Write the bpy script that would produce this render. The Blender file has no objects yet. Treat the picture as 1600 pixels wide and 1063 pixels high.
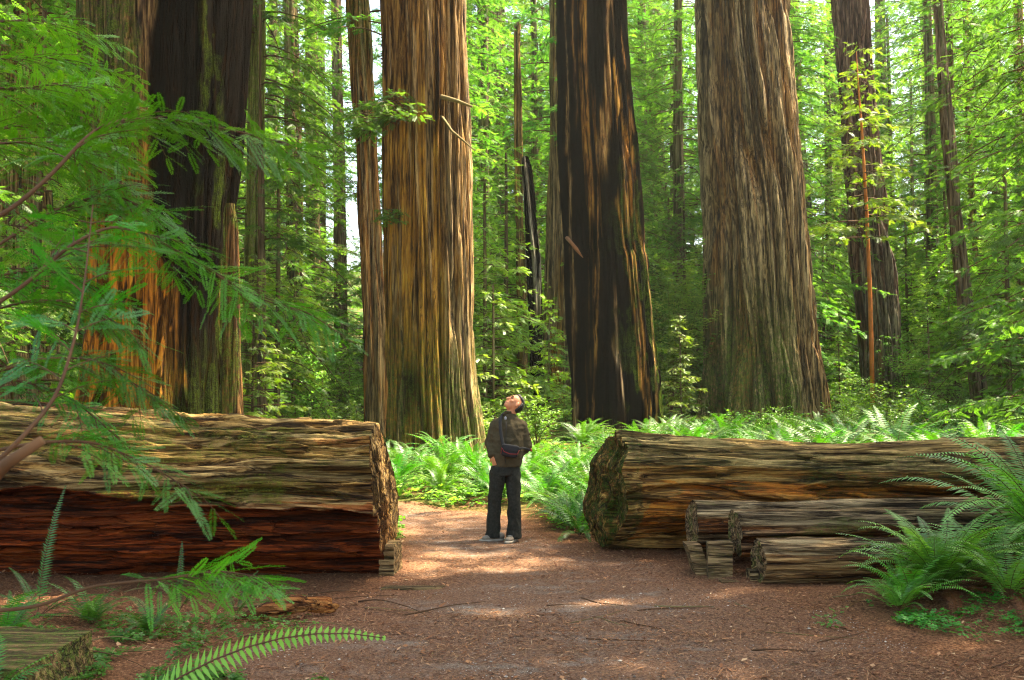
import bpy, math, random
import numpy as np
from mathutils import Vector, Matrix

# ------------------------------------------------------------------ camera, world, sun, exposure
SC = bpy.context.scene
COL = SC.collection
F_PX, CX, CY = 1556.0, 800.0, 531.5
CAM_H = 1.70
PITCH = math.atan((610.0 - CY) / F_PX)
cam_data = bpy.data.cameras.new('camera')
cam = bpy.data.objects.new('camera', cam_data); COL.objects.link(cam); SC.camera = cam
cam.location = (0, 0, CAM_H)
cam.rotation_euler = (math.radians(90) + PITCH, 0, 0)
cam_data.sensor_width = 36.0; cam_data.lens = F_PX / 1600 * 36.0
cam_data.clip_end = 2000; cam_data.clip_start = 0.05
cam_data.dof.use_dof = True; cam_data.dof.focus_distance = 12.0; cam_data.dof.aperture_fstop = 8.0

SUN_EL, SUN_AZ = 60.0, 68.0            # azimuth measured from +Y towards +X
world = bpy.data.worlds.new('World'); SC.world = world; world.use_nodes = True
wn = world.node_tree; wn.nodes.clear()
wo = wn.nodes.new('ShaderNodeOutputWorld'); wb = wn.nodes.new('ShaderNodeBackground')
ws = wn.nodes.new('ShaderNodeTexSky'); ws.sky_type = 'NISHITA'; ws.sun_disc = False
ws.sun_elevation = math.radians(SUN_EL); ws.sun_rotation = math.radians(SUN_AZ)
ws.air_density = 1.0; ws.dust_density = 2.5; ws.ozone_density = 1.0
wn.links.new(ws.outputs[0], wb.inputs[0]); wb.inputs[1].default_value = 0.12
wn.links.new(wb.outputs[0], wo.inputs[0])
sd = bpy.data.lights.new('sun', 'SUN'); sd.energy = 4.0; sd.angle = math.radians(0.53); sd.color = (1.0, 0.93, 0.8)
sun = bpy.data.objects.new('sun', sd); COL.objects.link(sun)
sdir = Vector((math.sin(math.radians(SUN_AZ)) * math.cos(math.radians(SUN_EL)),
               math.cos(math.radians(SUN_AZ)) * math.cos(math.radians(SUN_EL)), math.sin(math.radians(SUN_EL))))
sun.rotation_euler = sdir.to_track_quat('Z', 'Y').to_euler()
SC.view_settings.view_transform = 'Standard'; SC.view_settings.look = 'None'
SC.view_settings.gamma = 1.0; SC.view_settings.exposure = 2.9
SC.view_settings.use_white_balance = True; SC.view_settings.white_balance_temperature = 7900; SC.view_settings.white_balance_tint = 10
SC.render.engine = 'CYCLES'
cy = SC.cycles
cy.use_denoising = True; cy.denoising_prefilter = 'NONE'; cy.filter_width = 1.2
cy.max_bounces = 8; cy.diffuse_bounces = 4; cy.glossy_bounces = 2; cy.transmission_bounces = 5
cy.transparent_max_bounces = 4; cy.caustics_reflective = False; cy.caustics_refractive = False
cy.sample_clamp_indirect = 6.0

rng = np.random.default_rng(7)
PI = math.pi

def P(px, py, D):
    """pixel of the 1600x1063 photograph -> world point at depth y = D"""
    u = (px - CX) / F_PX; v = (CY - py) / F_PX
    c, s = math.cos(PITCH), math.sin(PITCH)
    d = Vector((u, c - v * s, s + v * c)); k = D / d.y
    return Vector((d.x * k, D, CAM_H + d.z * k))

def to_px(p):
    c, s = math.cos(PITCH), math.sin(PITCH)
    y, z = p[1], p[2] - CAM_H
    f = y * c + z * s
    return CX + p[0] / f * F_PX, CY - (z * c - y * s) / f * F_PX

# ------------------------------------------------------------------ noise
def _h(ix, iy, iz, seed):
    h = (ix.astype(np.int64) * 374761393 + iy.astype(np.int64) * 668265263 + iz.astype(np.int64) * 1274126177 + seed * 974711) & 0xffffffff
    h = ((h ^ (h >> 13)) * 1274126177) & 0xffffffff
    h = ((h ^ (h >> 15)) * 2246822519) & 0xffffffff
    return ((h ^ (h >> 16)) & 0xffffff) / float(0xffffff)

def vn(x, y, z, seed=0):
    x, y, z = np.broadcast_arrays(np.asarray(x, float), np.asarray(y, float), np.asarray(z, float))
    ix, iy, iz = np.floor(x), np.floor(y), np.floor(z)
    fx, fy, fz = x - ix, y - iy, z - iz
    fx = fx * fx * (3 - 2 * fx); fy = fy * fy * (3 - 2 * fy); fz = fz * fz * (3 - 2 * fz)
    r = 0
    for dx in (0, 1):
        wx = fx if dx else 1 - fx
        for dy in (0, 1):
            wy = fy if dy else 1 - fy
            for dz in (0, 1):
                wz = fz if dz else 1 - fz
                r = r + wx * wy * wz * _h(ix + dx, iy + dy, iz + dz, seed)
    return r

def fbm(x, y, z, seed=0, o=3):
    r, a, t, f = 0, 1.0, 0, 1.0
    for k in range(o):
        r = r + a * vn(np.asarray(x) * f, np.asarray(y) * f, np.asarray(z) * f, seed + k * 17); t += a; a *= .5; f *= 2.03
    return r / t

def sstep(a, b, x):
    t = np.clip((x - a) / (b - a), 0, 1); return t * t * (3 - 2 * t)

def rotz(a):
    c, s = math.cos(a), math.sin(a); return np.array([[c, -s, 0], [s, c, 0], [0, 0, 1.]])

# ------------------------------------------------------------------ ground height
def ground(x, y):
    x = np.asarray(x, float); y = np.asarray(y, float)
    z = 0.042 * np.clip(y - 20, 0, 28) + 0.16 * np.clip(y - 48, 0, 200)
    z = z + 0.10 * np.clip(np.abs(x + 2) - 22, 0, 60) * sstep(5, 30, y)
    onpath = np.exp(-((x - 0.4) / 3.2) ** 4) * (1 - sstep(12.5, 14, y))
    z = z + (fbm(x * .5, y * .5, 0, 3, 3) - .5) * (.25 - .17 * onpath) * (.35 + .65 * sstep(6, 20, y))
    z = z + (fbm(x * 2.3, y * 2.3, 0, 5, 2) - .5) * .05
    z = z - .02
    # gentle mound under the ferns at the right foreground, banks behind the path
    z = z + .22 * np.exp(-(((x - 4.4) / 1.1) ** 2 + ((y - 7.9) / .8) ** 2))
    z = z + .15 * sstep(14.2, 16, y) * (1 - sstep(20, 24, y))
    z = z + .36 * sstep(11.7, 12.7, y) * sstep(1.3, 2.6, x) * (1 - sstep(18, 27, y))
    return z

def gz(x, y): return float(ground(x, y))

# ------------------------------------------------------------------ mesh builder
class MB:
    def __init__(s): s.V, s.F, s.M, s.T, s.n = [], [], [], [], 0
    def add(s, V, F, mi=0, t=None):
        V = np.asarray(V, float).reshape(-1, 3); F = np.asarray(F, np.int64).reshape(-1, 4)
        s.V.append(V); s.F.append(F + s.n); s.n += len(V)
        s.M.append(np.full(len(F), mi, np.int32))
        if t is None: t = np.full(len(V), .5)
        s.T.append(np.broadcast_to(np.asarray(t, float), (len(V),)).copy())
    def tile(s, V, F, M3, T3, mi=0, t=None):
        N, n = len(T3), len(V)
        if N == 0: return
        W = np.einsum('nij,vj->nvi', M3, V) + T3[:, None, :]
        FF = (F[None] + (np.arange(N) * n)[:, None, None]).reshape(-1, 4)
        tt = None if t is None else np.repeat(t, n)
        s.add(W.reshape(-1, 3), FF, mi, tt)
    def mesh(s, name, mats, smooth=False, attrs=None):
        V = np.concatenate(s.V); F = np.concatenate(s.F); M = np.concatenate(s.M); T = np.concatenate(s.T)
        me = bpy.data.meshes.new(name)
        me.vertices.add(len(V)); me.vertices.foreach_set('co', V.astype(np.float32).ravel())
        tri = (F[:, 3] == F[:, 2])
        cnt = np.where(tri, 3, 4).astype(np.int32)
        mask = np.ones(F.shape, bool); mask[:, 3] = ~tri
        loops = F[mask].astype(np.int32)
        st = np.concatenate([[0], np.cumsum(cnt)[:-1]]).astype(np.int32)
        me.loops.add(len(loops)); me.loops.foreach_set('vertex_index', loops)
        me.polygons.add(len(F)); me.polygons.foreach_set('loop_start', st); me.polygons.foreach_set('loop_total', cnt)
        for m in (mats if isinstance(mats, (list, tuple)) else [mats]): me.materials.append(m)
        me.polygons.foreach_set('material_index', M)
        if smooth: me.polygons.foreach_set('use_smooth', np.ones(len(F), bool))
        a = me.attributes.new('t', 'FLOAT', 'POINT'); a.data.foreach_set('value', T.astype(np.float32))
        for k, v in (attrs or {}).items():
            a = me.attributes.new(k, 'FLOAT', 'POINT'); a.data.foreach_set('value', np.asarray(v, np.float32).ravel())
        me.update(calc_edges=True); me.validate()
        return me
    def build(s, name, mats, parent=None, smooth=False, attrs=None):
        return link(name, s.mesh(name, mats, smooth, attrs), parent)

def link(name, me, parent=None):
    o = bpy.data.objects.new(name, me); COL.objects.link(o)
    if parent is not None: o.parent = parent
    return o

def tag(o, label=None, cat=None, group=None, kind=None):
    if label: o['label'] = label
    if cat: o['category'] = cat
    if group: o['group'] = group
    if kind: o['kind'] = kind
    return o

def thing(name, loc, label, cat, group=None, rz=0):
    o = bpy.data.objects.new(name, None); COL.objects.link(o)
    o.location = loc; o.rotation_euler = (0, 0, rz); o.empty_display_size = .2
    return tag(o, label, cat, group)

def dup(root, loc, rz=0., sc=1., label=None, group=None, cat=None, tilt=(0., 0.)):
    r = root.copy(); COL.objects.link(r); r.location = loc; r.rotation_euler = (tilt[0], tilt[1], rz)
    r.scale = (sc, sc, sc) if np.isscalar(sc) else sc
    if label: r['label'] = label
    if group: r['group'] = group
    if cat: r['category'] = cat
    for ch in list(root.children):
        c = ch.copy(); COL.objects.link(c); c.parent = r
        for g in ch.children:
            d = g.copy(); COL.objects.link(d); d.parent = c
    return r

def tube(pts, rad, n=8, cap=True):
    pts = np.asarray(pts, float); k = len(pts); rad = np.broadcast_to(np.asarray(rad, float), (k,))
    T = np.gradient(pts, axis=0); T /= np.linalg.norm(T, axis=1)[:, None] + 1e-9
    up = np.array([0, 0, 1.]) if abs(T[0][2]) < .9 else np.array([1., 0, 0])
    A = np.cross(T, up); A /= np.linalg.norm(A, axis=1)[:, None] + 1e-9
    for i in range(1, k):
        a = A[i - 1] - T[i] * np.dot(A[i - 1], T[i]); A[i] = a / (np.linalg.norm(a) + 1e-9)
    B = np.cross(T, A)
    th = np.arange(n) / n * 2 * PI
    V = pts[:, None] + rad[:, None, None] * (np.cos(th)[None, :, None] * A[:, None] + np.sin(th)[None, :, None] * B[:, None])
    i, j = np.meshgrid(np.arange(k - 1), np.arange(n), indexing='ij'); j2 = (j + 1) % n
    F = np.stack([i * n + j, i * n + j2, (i + 1) * n + j2, (i + 1) * n + j], -1).reshape(-1, 4)
    V = V.reshape(-1, 3)
    if cap:
        V = np.concatenate([V, pts[:1], pts[-1:]]); a, b = k * n, k * n + 1
        jj = np.arange(n); j2 = (jj + 1) % n
        F = np.concatenate([F, np.stack([j2, jj, np.full(n, a), np.full(n, a)], -1),
                            np.stack([(k - 1) * n + jj, (k - 1) * n + j2, np.full(n, b), np.full(n, b)], -1)])
    return V, F

def grid_faces(rows, cols, wrap=True):
    i, j = np.meshgrid(np.arange(rows - 1), np.arange(cols if wrap else cols - 1), indexing='ij')
    j2 = (j + 1) % cols
    return np.stack([i * cols + j, i * cols + j2, (i + 1) * cols + j2, (i + 1) * cols + j], -1).reshape(-1, 4)

# ------------------------------------------------------------------ materials
class N:
    """small node-tree helper"""
    def __init__(s, name):
        s.m = bpy.data.materials.new(name); s.m.use_nodes = True; s.t = s.m.node_tree; s.t.nodes.clear()
        s.out = s.t.nodes.new('ShaderNodeOutputMaterial')
    def n(s, typ, **kw):
        o = s.t.nodes.new(typ)
        for k, v in kw.items():
            if k.startswith('_'): setattr(o, k[1:], v)
        return o
    def l(s, a, b): s.t.links.new(a, b)
    def setin(s, sock, v):
        if hasattr(v, 'is_output') or isinstance(v, bpy.types.NodeSocket): s.l(v, sock)
        else: sock.default_value = v if not (isinstance(v, tuple) and len(v) == 3 and sock.type == 'RGBA') else (*v, 1)
    def coord(s, sc=(1, 1, 1), src='Object', rot=(0, 0, 0)):
        c = s.n('ShaderNodeTexCoord'); m = s.n('ShaderNodeMapping'); s.l(c.outputs[src], m.inputs[0])
        m.inputs['Scale'].default_value = sc; m.inputs['Rotation'].default_value = rot
        return m.outputs[0]
    def noise(s, vec, scale, detail=4, rough=.55, dist=0.):
        o = s.n('ShaderNodeTexNoise'); s.l(vec, o.inputs['Vector'])
        o.inputs['Scale'].default_value = scale; o.inputs['Detail'].default_value = detail
        o.inputs['Roughness'].default_value = rough; o.inputs['Distortion'].default_value = dist
        return o.outputs['Fac']
    def ramp(s, fac, stops, interp='LINEAR'):
        o = s.n('ShaderNodeValToRGB'); s.l(fac, o.inputs[0]); e = o.color_ramp.elements; o.color_ramp.interpolation = interp
        while len(e) < len(stops): e.new(.5)
        for el, (p, c) in zip(e, stops):
            el.position = p; el.color = (*c, 1) if len(c) == 3 else c
        return o.outputs[0]
    def fr(s, fac, a, b):
        o = s.n('ShaderNodeMapRange'); s.setin(o.inputs[0], fac); o.inputs[1].default_value = a; o.inputs[2].default_value = b
        return o.outputs[0]
    def mix(s, fac, a, b, mode='MIX'):
        o = s.n('ShaderNodeMix', _data_type='RGBA', _blend_type=mode)
        s.setin(o.inputs[0], fac); s.setin(o.inputs[6], a); s.setin(o.inputs[7], b); return o.outputs[2]
    def math(s, op, a, b=0.):
        o = s.n('ShaderNodeMath', _operation=op); s.setin(o.inputs[0], a); s.setin(o.inputs[1], b); return o.outputs[0]
    def attr(s, name):
        o = s.n('ShaderNodeAttribute', _attribute_name=name); return o.outputs['Fac']
    def rnd(s): return s.n('ShaderNodeObjectInfo').outputs['Random']
    def bump(s, h, strength, dist, nrm=None):
        o = s.n('ShaderNodeBump'); s.l(h, o.inputs['Height']); o.inputs['Strength'].default_value = strength
        o.inputs['Distance'].default_value = dist
        if nrm is not None: s.l(nrm, o.inputs['Normal'])
        return o.outputs[0]
    def bsdf(s, col, rough=.9, nrm=None, spec=.2):
        o = s.n('ShaderNodeBsdfPrincipled'); s.setin(o.inputs['Base Color'], col); s.setin(o.inputs['Roughness'], rough)
        o.inputs['Specular IOR Level'].default_value = spec
        if nrm is not None: s.l(nrm, o.inputs['Normal'])
        s.l(o.outputs[0], s.out.inputs[0]); return o

def leaf_mat(name, c0, c1, c2, trans=.45, gloss=.06, back=1.6, autumn=None):
    """leaf: colours vary leaf by leaf (attribute t) and plant by plant"""
    q = N(name)
    col = q.ramp(q.attr('t'), [(0, c0), (.5, c1), (1, c2)])
    hv = q.n('ShaderNodeHueSaturation'); q.l(col, hv.inputs['Color'])
    r = q.rnd()
    q.l(q.math('ADD', q.math('MULTIPLY', r, .035), .4835), hv.inputs['Hue'])
    q.l(q.math('ADD', q.math('MULTIPLY', r, .5), .75), hv.inputs['Value'])
    col = hv.outputs[0]
    if autumn: 
        col = q.mix(q.math('GREATER_THAN', q.attr('t'), autumn[0]), col, autumn[1])
    d = q.n('ShaderNodeBsdfDiffuse'); q.l(col, d.inputs[0])
    tr = q.n('ShaderNodeBsdfTranslucent')
    tc = q.mix(1.0, col, (back * .86, back, back * .42), 'MULTIPLY'); q.l(tc, tr.inputs[0])
    m = q.n('ShaderNodeMixShader'); m.inputs[0].default_value = trans; q.l(d.outputs[0], m.inputs[1]); q.l(tr.outputs[0], m.inputs[2])
    g = q.n('ShaderNodeBsdfGlossy'); g.inputs['Roughness'].default_value = .5; g.inputs[0].default_value = (.9, 1, .95, 1)
    m2 = q.n('ShaderNodeMixShader'); m2.inputs[0].default_value = gloss; q.l(m.outputs[0], m2.inputs[1]); q.l(g.outputs[0], m2.inputs[2])
    q.l(m2.outputs[0], q.out.inputs[0])
    return q.m

def wood_mat(name, dark, mid, light, axis='z', fine=26., long=.9, grey=(.30, .27, .20), orange=(.42, .13, .02),
             moss=(.07, .12, .012), bump=.8, lines=.68, char=(.005, .0042, .0035)):
    """bark and weathered wood. grain runs along AXIS; attributes char/moss/grey/orange lay in the patches; char also paints log undercut shade"""
    q = N(name)
    def sc(a, b): return (a, a, b) if axis == 'z' else (b, a, a)
    v1 = q.coord(sc(fine, long)); v2 = q.coord(sc(fine * .28, long * .35)); v3 = q.coord((1, 1, 1))
    n1 = q.noise(v1, 1., 6, .68, .25); n2 = q.noise(v2, 1., 4, .6, .6); n3 = q.noise(v3, 9., 5, .65); n4 = q.noise(v3, 42., 3, .7)
    f = q.math('ADD', q.math('MULTIPLY', n1, .62), q.math('MULTIPLY', n2, .38))
    col = q.ramp(f, [(.41, dark), (.495, mid), (.565, light), (.64, tuple(min(1, c * 1.45) for c in light))])
    gcol = q.ramp(n1, [(.41, tuple(c * .14 for c in grey)), (.52, grey), (.64, tuple(c * 1.5 for c in grey))])
    ocol = q.ramp(f, [(.42, tuple(c * .14 for c in orange)), (.51, orange), (.66, (min(1, orange[0] * 1.5), orange[1] * 2.1, orange[2] * 2.5))])
    col = q.mix(q.attr('orange'), col, ocol)
    col = q.mix(q.attr('grey'), col, gcol)
    mf = q.math('MULTIPLY', q.attr('moss'), q.fr(q.math('ADD', q.math('MULTIPLY', n3, .6), q.math('MULTIPLY', n4, .4)), .40, .56))
    mcol = q.ramp(n4, [(.3, tuple(c * .45 for c in moss)), (.5, moss), (.7, (moss[0] * 2.2, moss[1] * 1.9, moss[2] * 2.5))])
    cf = q.math('MULTIPLY', q.attr('char'), q.fr(n2, .18, .34))
    ccol = q.ramp(n4, [(.4, char), (.68, tuple(c * 1.6 for c in char)), (.84, (.022, .018, .012))])
    col = q.mix(cf, col, ccol)
    col = q.mix(mf, col, mcol)
    # narrow fissures running along the grain: their shade painted as dark lines, slightly sunk
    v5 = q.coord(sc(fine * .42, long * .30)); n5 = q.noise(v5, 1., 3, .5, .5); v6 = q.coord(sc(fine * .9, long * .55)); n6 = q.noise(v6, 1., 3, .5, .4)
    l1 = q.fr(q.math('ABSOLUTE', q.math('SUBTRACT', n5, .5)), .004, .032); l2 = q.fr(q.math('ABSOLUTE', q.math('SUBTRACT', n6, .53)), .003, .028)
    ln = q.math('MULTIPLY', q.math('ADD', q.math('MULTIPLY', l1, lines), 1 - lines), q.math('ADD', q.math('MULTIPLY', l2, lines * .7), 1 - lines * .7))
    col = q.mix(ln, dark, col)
    h = q.math('ADD', q.math('ADD', q.math('MULTIPLY', n1, 1.), q.math('MULTIPLY', n4, .25)), q.math('MULTIPLY', ln, .6))
    nr = q.bump(h, bump, .05)
    bs = q.bsdf(col, .9, nr, .2); q.l(q.math('MULTIPLY', q.math('SUBTRACT', 1., cf), .2), bs.inputs['Specular IOR Level'])
    return q.m

def plain_mat(name, col, rough=.8, var=.25, scale=12., spec=.3, bump=.0):
    q = N(name); v = q.coord(); n = q.noise(v, scale, 4)
    c = q.ramp(n, [(.3, tuple(x * (1 - var) for x in col)), (.7, tuple(min(1, x * (1 + var)) for x in col))])
    q.bsdf(c, rough, q.bump(n, bump, .01) if bump else None, spec); return q.m

M = {}
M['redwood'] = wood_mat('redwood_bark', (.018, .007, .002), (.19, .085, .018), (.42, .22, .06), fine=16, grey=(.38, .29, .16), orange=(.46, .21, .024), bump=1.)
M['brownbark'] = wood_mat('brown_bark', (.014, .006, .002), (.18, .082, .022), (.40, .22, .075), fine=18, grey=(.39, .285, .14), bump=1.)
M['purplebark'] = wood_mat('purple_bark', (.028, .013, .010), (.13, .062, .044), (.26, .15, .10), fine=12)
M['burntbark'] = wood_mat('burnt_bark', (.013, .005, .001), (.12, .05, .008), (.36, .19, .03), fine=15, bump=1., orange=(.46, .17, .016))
M['mossybark'] = wood_mat('mossy_bark', (.04, .03, .01), (.18, .14, .04), (.34, .30, .08), fine=12, grey=(.36, .34, .14), moss=(.13, .20, .02))  # mossy bark with sunlight on the trunk lightened into its colours
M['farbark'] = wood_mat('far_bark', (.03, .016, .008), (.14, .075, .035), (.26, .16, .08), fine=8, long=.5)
M['twig'] = plain_mat('twig_bark', (.09, .045, .02), .85)
M['orangestem'] = plain_mat('orange_stem', (.55, .16, .03), .6, .25, 4)
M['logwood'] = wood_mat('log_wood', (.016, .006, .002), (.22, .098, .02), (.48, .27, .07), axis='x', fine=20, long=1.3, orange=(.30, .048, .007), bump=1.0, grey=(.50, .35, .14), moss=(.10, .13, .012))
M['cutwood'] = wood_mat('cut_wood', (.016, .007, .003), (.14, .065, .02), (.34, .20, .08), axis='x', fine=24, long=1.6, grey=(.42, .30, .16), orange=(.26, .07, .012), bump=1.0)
M['crown'] = leaf_mat('conifer_leaves', (.024, .078, .014), (.065, .165, .026), (.15, .28, .055), .5, .02, 2.0)
M['crown_light'] = leaf_mat('pale_leaves', (.09, .21, .02), (.18, .33, .03), (.38, .48, .09), .5, .05, 1.5)
M['crown_mid'] = leaf_mat('yellow_green_leaves', (.04, .11, .018), (.10, .22, .034), (.22, .34, .08), .5, .02, 1.9)
M['canopy'] = leaf_mat('canopy_leaves', (.02, .06, .008), (.05, .12, .012), (.09, .18, .02), .45, .03, 1.6)
M['fern'] = leaf_mat('fern_fronds', (.020, .092, .010), (.045, .17, .014), (.11, .27, .03), .42, .04, 1.4)
M['fern_near'] = leaf_mat('fern_fronds_near', (.05, .20, .012), (.11, .37, .03), (.24, .54, .06), .42, .09, 1.5)  # brighter copy of the fern colour, makes up for the shade there
M['spray'] = leaf_mat('near_needles', (.026, .135, .006), (.055, .26, .010), (.14, .40, .02), .45, .06, 1.6)
M['shrub'] = leaf_mat('shrub_leaves', (.06, .16, .016), (.13, .28, .03), (.28, .42, .08), .48, .05, 1.5)
M['clover'] = leaf_mat('clover_leaves', (.02, .11, .01), (.04, .20, .015), (.09, .30, .02), .35, .04, 1.3)
# ------------------------------------------------------------------ ground and path
def axis_pts(a, b, fine_a, fine_b, d, D):
    xs = list(np.arange(fine_a, fine_b + 1e-6, d))
    x, s = fine_b, d
    while x < b: s = min(D, s * 1.18); x += s; xs.append(min(x, b))
    x, s = fine_a, d
    while x > a: s = min(D, s * 1.18); x -= s; xs.insert(0, max(x, a))
    return np.array(xs)

def ground_mat():
    q = N('forest_floor'); v = q.coord()
    n1 = q.noise(v, 1.3, 4); n2 = q.noise(v, 30., 5, .7); n3 = q.noise(v, 5., 5, .6)
    n5 = q.noise(v, 48., 6, .75)
    c = q.ramp(n5, [(.34, (.03, .013, .008)), (.48, (.14, .062, .03)), (.6, (.28, .135, .068)), (.72, (.44, .27, .14))])
    g = q.ramp(n2, [(.35, (.012, .03, .004)), (.55, (.035, .09, .01)), (.7, (.07, .15, .02))])
    sep = q.n('ShaderNodeSeparateXYZ'); q.l(v, sep.inputs[0])
    far = q.fr(sep.outputs[1], 13., 16.)
    c = q.mix(q.math('MULTIPLY', far, q.fr(n1, .35, .5)), c, g)
    q.bsdf(c, .95, q.bump(n2, .9, .03), .1); return q.m

def path_mat():
    q = N('path_litter'); v = q.coord()
    vs = q.coord((1, 2.2, 1))
    n1 = q.noise(vs, .9, 7, .72); n2 = q.noise(v, 48., 6, .75); n3 = q.noise(v, 7., 4, .6); n4 = q.noise(v, 150., 3, .7)
    c = q.ramp(n2, [(.34, (.03, .013, .008)), (.48, (.155, .070, .036)), (.6, (.31, .155, .08)), (.72, (.50, .31, .17))])
    g = q.ramp(n4, [(.35, (.08, .066, .054)), (.5, (.25, .21, .17)), (.68, (.48, .42, .35))])
    f = q.fr(q.math('ADD', q.math('MULTIPLY', n1, .6), q.math('ADD', q.math('MULTIPLY', n3, .2), q.math('MULTIPLY', n2, .2))), .51, .60)
    f = q.math('MULTIPLY', q.math('ADD', q.math('MULTIPLY', f, .75), .22), q.fr(q.attr('t'), .03, .30))
    c = q.mix(q.math('MULTIPLY', f, .75), c, g)
    q.bsdf(c, .95, q.bump(q.math('ADD', n2, n4), 1., .012), .12); return q.m

def build_ground():
    xs = axis_pts(-140, 140, -9, 9, .12, 6); ys = axis_pts(-40, 190, 2, 24, .12, 6)
    X, Y = np.meshgrid(xs, ys); Z = ground(X, Y)
    b = MB(); b.add(np.stack([X, Y, Z], -1), grid_faces(len(ys), len(xs), False))
    tag(b.build('ground', ground_mat(), None, True), kind='structure')

# path outline: left and right edge x for each y (camera looks along +y)
PL = [(-3, -3.6), (2, -3.0), (5.5, -2.2), (7.5, -1.75), (8.6, -1.35), (9.5, -1.18), (11, -1.28), (12.2, -1.5), (12.9, -2.6), (13.3, -6.5), (13.6, -14), (14.6, -22)]
PR = [(-3, 3.4), (2, 3.2), (5.5, 3.1), (7.5, 2.7), (8.8, 2.3), (9.7, 1.9), (10.6, .75), (11.6, .55), (12.6, .35), (13.9, -.1), (15.0, -1.4), (15.3, -7.5), (15.8, -14), (16.8, -22)]
def build_path():
    L = np.array(PL, float); R = np.array(PR, float)
    def resample(A, n):
        d = np.r_[0, np.cumsum(np.hypot(*np.diff(A, axis=0).T))]; s = np.linspace(0, d[-1], n)
        return np.stack([np.interp(s, d, A[:, 1]), np.interp(s, d, A[:, 0])], -1)
    n, m = 380, 70
    l, r = resample(L, n), resample(R, n)
    e = (vn(np.arange(n) * .12, 0, 0, 31) - .5) * .35 + (vn(np.arange(n) * .5, 0, 0, 32) - .5) * .15
    l[:, 0] += e * (1 if True else 0); r[:, 0] += e[::-1]
    s = np.linspace(0, 1, m)[None, :, None]
    XY = l[:, None] * (1 - s) + r[:, None] * s
    Z = ground(XY[..., 0], XY[..., 1]) + .010
    ed = np.minimum(s[..., 0], 1 - s[..., 0]) * np.ones((n, 1)); Z = Z - .022 * (1 - sstep(0, .03, ed))
    b = MB(); b.add(np.concatenate([XY, Z[..., None]], -1), grid_faces(n, m, False), 0, ed.ravel())
    tag(b.build('path', path_mat(), None, True), kind='structure')

def in_path(x, y, pad=0.):
    l = np.interp(y, [a for a, _ in PL], [c for _, c in PL]); 
    r = np.interp(y, [a for a, _ in PR], [c for _, c in PR])
    return (x > l - pad) & (x < r + pad)

def litter():
    """fallen needles, twigs and chips lying on the near ground"""
    q = N('needle_litter'); c = q.ramp(q.attr('t'), [(0, (.045, .016, .008)), (.35, (.20, .075, .03)), (.7, (.40, .19, .085)), (.93, (.55, .38, .22)), (1, (.68, .58, .42))])
    q.bsdf(c, .8, None, .25)
    b = MB(); K = 125000
    y = 5.2 + (rng.random(K) ** 1.4) * 9.5; w = y * .54 + .4
    x = (rng.random(K) * 2 - 1) * w
    g = fbm(x * .75, y * 1.6, 0, 77, 3); keep = (rng.random(K) < np.clip((g - .3) * 3.2, .18, 1))
    x, y = x[keep], y[keep]; K = len(x)
    z = ground(x, y) + .014 + rng.random(K) * .012
    Ln = rng.uniform(.014, .062, K) * (1 + (rng.random(K) < .03) * 2.6); W = rng.uniform(.0012, .0034, K) * (1 + (rng.random(K) < .08) * rng.uniform(1, 5, K))
    a = rng.random(K) * 2 * PI; tl = rng.normal(0, .22, K)
    c, s = np.cos(a), np.sin(a)
    M3 = np.zeros((K, 3, 3))
    M3[:, :, 0] = np.stack([c * Ln, s * Ln, tl * Ln], -1); M3[:, :, 1] = np.stack([-s * W, c * W, np.zeros(K)], -1); M3[:, 2, 2] = 1
    V = np.array([[-.5, -1, 0], [0, -1.2, .0], [.5, 0, 0], [0, 1.2, 0.], [-.5, 1, 0]]); 
    V = np.array([[-.5, 0, 0], [0, -1, .003], [.5, 0, 0], [0, 1, .003]]); F = np.array([[0, 1, 2, 3]])
    t = np.clip(rng.beta(2, 2.6, K), 0, 1)
    b.tile(V, F, M3, np.stack([x, y, z], -1), 0, t)
    tag(b.build('needle_litter', q.m), 'red-brown fallen needles and wood chips strewn over the path and forest floor', 'litter', kind='stuff')
    q = N('gravel_bits'); c = q.ramp(q.attr('t'), [(0, (.10, .085, .07)), (.6, (.28, .25, .21)), (1, (.55, .52, .46))]); q.bsdf(c, .85)
    b = MB(); K = 26000
    y = 5.2 + (rng.random(K) ** 1.3) * 8; x = (rng.random(K) * 2 - 1) * 3.4
    g = fbm(x * .75, y * 1.6, 0, 77, 3); keep = in_path(x, y, -.15) & (rng.random(K) < np.clip((.52 - g) * 4, .04, 1)); x, y = x[keep], y[keep]; K = len(x)
    z = ground(x, y) + .013; r = rng.uniform(.002, .0075, K) * (1 + (rng.random(K) < .03) * 1.5)
    V = np.array([[1, 0, 0], [0, 1, 0], [-1, 0, 0], [0, -1, 0], [0, 0, .8], [0, 0, -.6]]); F = np.array([[0, 1, 4, 4], [1, 2, 4, 4], [2, 3, 4, 4], [3, 0, 4, 4]])
    M3 = np.array([rotz(t) for t in rng.random(64) * 6.28])[rng.integers(0, 64, K)] * (r[:, None, None]) * np.stack([np.ones(K), rng.uniform(.6, 1, K), rng.uniform(.4, .8, K)], -1)[:, None, :]
    b.tile(V, F, M3, np.stack([x, y, z], -1), 0, rng.random(K))
    tag(b.build('gravel', q.m), 'small pale grey gravel worn through in the middle of the path', 'gravel', kind='stuff')

build_ground(); build_path(); litter()

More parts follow.
